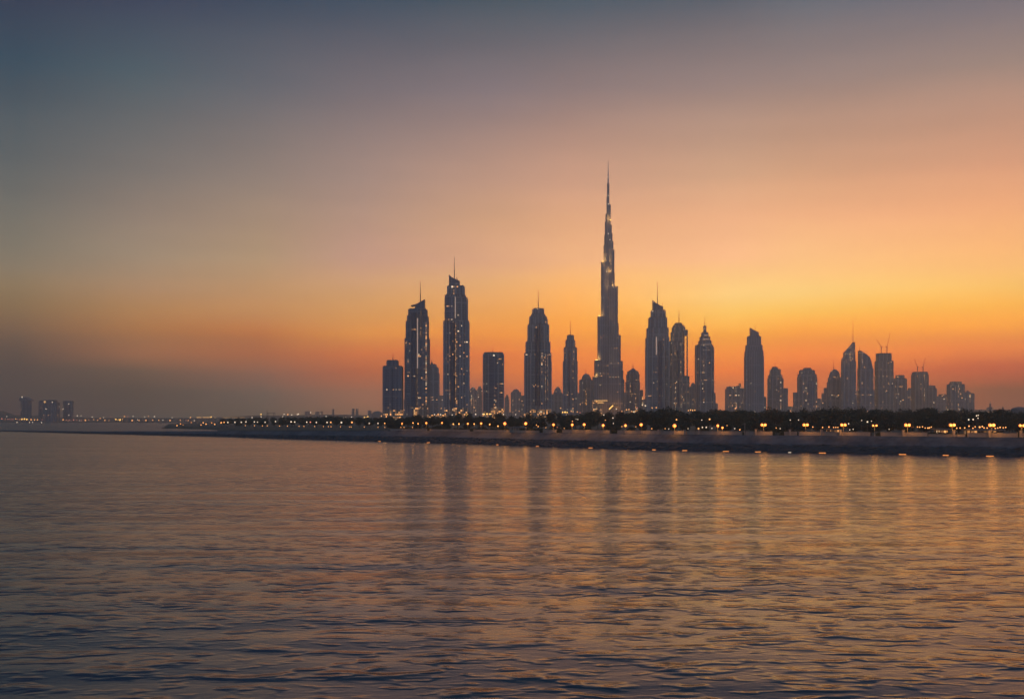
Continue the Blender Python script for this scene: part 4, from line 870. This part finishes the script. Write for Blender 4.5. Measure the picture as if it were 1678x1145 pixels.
# left spit and shore road
for px, py, mat, b in ((290, 697, 'warm', 1), (295.8, 694.4, 'lamp_and_glint', .9), (300, 696, 'lamp_and_glint', .6), (313.4, 692, 'lamp_and_glint', .7), (329.4, 696, 'warm', .9), (333, 692.4, 'warm', 1), (337.6, 694.6, 'warm', 1), (346.8, 692.6, 'lamp_and_glint', .8), (352, 695, 'warm', 1), (362.4, 692.4, 'warm', 1.2), (367.2, 691.8, 'warm', 1), (373.4, 691.8, 'white', 1.1), (385, 691.6, 'white', 1), (395.4, 691.6, 'white', 1), (403, 691, 'white', 1), (416.8, 691, 'white', .9), (422, 691.4, 'white', .7), (434.4, 691.6, 'white', .9), (451.4, 690.4, 'white', .9), (477, 691, 'white', 1.1), (483, 691.2, 'white', 1), (502.6, 691.4, 'white', 1), (508.6, 691.4, 'red', 1), (518.4, 691.8, 'white', 1), (536, 691.8, 'white', 1.1), (542, 691.8, 'warm', 1.1), (559.4, 692, 'white', 1.3), (576.6, 691.8, 'warm', 1.3), (605, 693.4, 'white', .9), (619.4, 693.4, 'white', 1)):
    small_light(px, py, interp([(280, 1740), (360, 1480), (420, 1180), (640, 760)], px), mat, interp([(280, .95), (640, .42)], px) * b, 'small ' + {'warm': 'warm', 'white': 'pale', 'lamp_and_glint': 'orange', 'red': 'red'}[mat] + ' lamp on the left shore road', 'street lamps on the left shore')
for px in (402, 417, 430, 438, 458, 471, 490, 498, 515.6, 530, 538, 542.4, 558, 573, 575.6, 597, 619.4, 630.5, 657, 662, 676):
    small_light(px, interp([(400, 697), (640, 700)], px), shoreD(px) + 17, 'warm', interp([(400, .32), (640, .24)], px), 'low dim bollard light at the bank top', 'bollard lights on the left bank')
for px, py, mat in ((427.8, 678.6, 'gold'), (427.8, 682.6, 'white'), (413, 684, 'white'), (465.6, 678.6, 'white'), (471.6, 679, 'warm'), (478, 679.4, 'white'), (487, 679, 'white'), (489, 678.2, 'white'), (463.4, 682.6, 'white'), (509, 675.8, 'white'), (534.4, 682.4, 'white'), (563, 684, 'white'), (566.4, 684, 'white'), (576, 683.2, 'white'), (597, 683.6, 'gold'), (600, 684, 'gold'), (603, 682.6, 'gold'), (625, 681.4, 'warm')):
    small_light(px, py, 2100, mat, 1.0, 'tiny ' + {'warm': 'warm', 'white': 'pale', 'gold': 'golden'}[mat] + ' light above the left trees', 'lights above the left trees')
# far left shore
for px, py, mat, b in ((3, 686, 'red', 1.2), (8.6, 686.4, 'red', .7), (11, 682, 'white', .9), (12.4, 686.6, 'red', .7), (15, 686.7, 'red', .7), (18, 686.8, 'red', .7), (21, 686.8, 'red', .7), (25.6, 686.2, 'warm', 1), (29, 687, 'red', .7), (32.6, 687, 'warm', .8), (36, 686.6, 'gold', 1.5), (40, 686.2, 'gold', 1.5), (44, 687, 'gold', 1.4), (51, 687.4, 'warm', 1.5), (56.4, 687.6, 'warm', 1.2), (61.4, 687.6, 'warm', 1.3), (69, 687.6, 'red', .7), (74, 687.4, 'warm', 1.3), (79.4, 683.6, 'gold', 1), (87, 686.8, 'warm', 1.3), (91.4, 686.8, 'red', .9), (95.4, 688.6, 'white', .8), (103.6, 687.6, 'warm', 1.4), (108.6, 688, 'red', .8), (114, 688, 'red', .7), (120.6, 687.8, 'red', 1.2), (126.6, 681.2, 'white', 1.1), (133, 681, 'white', 1), (126, 688.6, 'red', .8), (130.4, 688.8, 'white', .8), (133.4, 688.8, 'red', .8), (140, 688.4, 'warm', 1.5), (145.4, 688, 'warm', .7), (151, 683, 'white', 1), (153.4, 687.6, 'warm', .8), (160, 688.2, 'warm', .9), (164, 685.4, 'warm', 1), (169.6, 684, 'white', .9), (172, 688.4, 'warm', 1.2), (178.6, 688.8, 'warm', .7), (181.6, 683, 'red', .7), (189.8, 686.6, 'gold', 1.6), (193, 687.8, 'gold', 1.2), (196.6, 687.6, 'gold', 1.8), (201.4, 687, 'gold', 1.3), (204, 682.2, 'warm', 1.1), (209.4, 682.4, 'red', .7), (218, 682, 'white', .9), (216.6, 688.8, 'warm', 1.5), (225.6, 687.6, 'white', .9), (228, 688.4, 'warm', 1), (237, 683, 'white', 1), (239, 688.6, 'warm', 1.4), (243, 682, 'warm', .8), (250.4, 688.4, 'warm', 1.1), (253, 682.4, 'white', 1.2), (260.4, 688.2, 'warm', 1.1), (267, 688.2, 'white', 1), (278.6, 688.8, 'warm', 1.5), (282, 684, 'white', .9), (295.4, 688.4, 'warm', 1), (304.6, 688.6, 'red', .8), (308.4, 688.6, 'warm', .9), (312, 684, 'warm', 1.3), (318.4, 689, 'white', 1.1), (322, 688.4, 'red', .8), (346, 683, 'gold', 1.3)):
    small_light(px, py, 4990, mat, 2.3 * b, 'tiny ' + {'warm': 'warm', 'white': 'pale', 'gold': 'golden', 'red': 'reddish'}[mat] + ' light on the far left shore', 'lights of the far left shore')
cnt = {}
for px, key, o in small: cnt.setdefault(key, []).append((px, o))
for key in list(cnt):
    name_by_place([(px, key, o) for px, o in cnt[key]], '{key} under {land}') if 'far left' not in key and 'bollard' not in key else [o.__setitem__('label', key) for px, o in cnt[key]]
# buoys with lights on the far water
for i, (px, py, w_) in enumerate(((27.8, 693, 'leftmost'), (48.4, 693, 'second'), (53.4, 692.7, 'third'), (68, 693.3, 'rightmost'))):
    D = 14 * FPX / (py + .8 - HY); x = X(px, D); r = thing('light_buoy', (x, D, 0), f'white lit buoy on the far left water, {w_} of the four', 'buoy', 'lit buoys on the far water')
    mb = MB(); mb.lathe([(0, -.8), (1.8, -.6), (1.8, .6), (.5, 1.2), (.3, 3.0)], x, D, 10); mb.build('float', [M['metal']], r); mb = MB(); mb.ball((x, D, 4.0), 1.7); mb.build('lantern', [M['white']], r)

# low buildings on the shore
def pavilion(px0, px1, inland, z0h, label, mat='lowlit', roofh=.5, over=1.0):
    D = shoreD((px0 + px1) / 2) + inland; a, b = X(px0, D), X(px1, D); zg = 6.85
    r = thing('pavilion', ((a + b) / 2, D, zg), label, 'pavilion')
    mb = MB(); mb.box(a, b, D, D + 7, zg - .1, zg + z0h); mb.build('wall', [M[mat]], r)
    mb = MB(); mb.box(a - over, b + over, D - over * 1.5, D + 7 + over, zg + z0h + .003, zg + z0h + roofh); mb.build('roof', [M['roof']], r)
    return r, a, b, D, zg
shop = facade('kiosk_front_lit', (.3, .22, .15), (.2, .15, .1), bay=1.3, floor=2.4, p_lit=.55, strength=1.1, warm=.9); M['shop'] = shop
pavilion(1591, 1641, 28, 2.7, 'long low lit pavilion with a flat roof behind the promenade wall at the right', 'shop')
pavilion(1541, 1553, 28, 2.8, 'small brightly lit kiosk with a glowing doorway behind the promenade wall', 'shop')
pavilion(1362, 1375, 28, 2.6, 'small lit kiosk beneath the bullet-domed tower', 'shop')
pavilion(834, 860, 28, 2.4, 'low pale-lit shelter between two orange lamps', 'shop')
def low_block(x0, x1, y, D, label):
    T_ = Tower('low_building', label, D, [(x0, x1, y)], 'lowlit', 'rect', .0, .5, group='low lit buildings at the foot of the towers', ribs=False, cat='building'); return T_
low_block(644, 671, 681.8, 2300, 'long low building with a row of orange windows below the short end tower')
low_block(790, 806, 677.4, 2300, 'low building with orange windows below the plain flat slab')
low_block(859, 884, 676.8, 2700, 'low building with warm windows below the broad stepped tower')
low_block(700, 731, 679.6, 2300, 'low building with scattered lights between the two tall left towers')
low_block(1023, 1046, 672, 2900, 'low building with scattered lights right of the foot of the tallest tower')

# glowing bars added at the water's edge, standing in for the lamps' reflections
wl = []
for px, b, mat in ((571, .8, 'lamp_and_glint'), (622, .9, 'lamp_and_glint'), (702, 1, 'lamp_and_glint'), (816, 1, 'lamp_and_glint'), (880.6, .8, 'lamp_and_glint'), (968, 1.1, 'lamp_and_glint'), (1071.5, .8, 'lamp_and_glint'), (1122, 1.1, 'lamp_and_glint'), (1189.5, 1.3, 'lamp_and_glint'), (1242, 1.2, 'lamp_and_glint'), (1294, .6, 'white'), (1347.6, 1.4, 'lamp_and_glint'), (1478.8, 1.4, 'lamp_and_glint'), (1549.6, 1.1, 'lamp_and_glint'), (1622, 1.4, 'lamp_and_glint')):
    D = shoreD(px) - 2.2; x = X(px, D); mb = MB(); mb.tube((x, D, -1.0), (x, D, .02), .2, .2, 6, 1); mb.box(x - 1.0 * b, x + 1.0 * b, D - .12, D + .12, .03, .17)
    o = mb.build('waterline_glint_bar', [M[mat], M['metal']], origin=(x, D, 0)); tag(o, None, 'lamp', 'glowing bars added as lamp glints at the water edge'); wl.append((px, 'glowing bar as orange lamp reflection at the water edge' if mat == 'lamp_and_glint' else 'glowing bar as white lamp reflection at the water edge', o))
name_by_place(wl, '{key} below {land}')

# ------------------------------------------------------------------ render settings
scn.view_settings.view_transform = 'Standard'; scn.view_settings.look = 'None'
scn.view_settings.exposure = 0.0; scn.view_settings.gamma = 1.0
scn.render.engine = 'CYCLES'
cy = scn.cycles
cy.use_denoising = True; cy.max_bounces = 6; cy.diffuse_bounces = 2; cy.glossy_bounces = 3; cy.volume_bounces = 1; cy.transmission_bounces = 2
cy.sample_clamp_indirect = 4.0; cy.sample_clamp_direct = 4.0; cy.use_light_tree = True
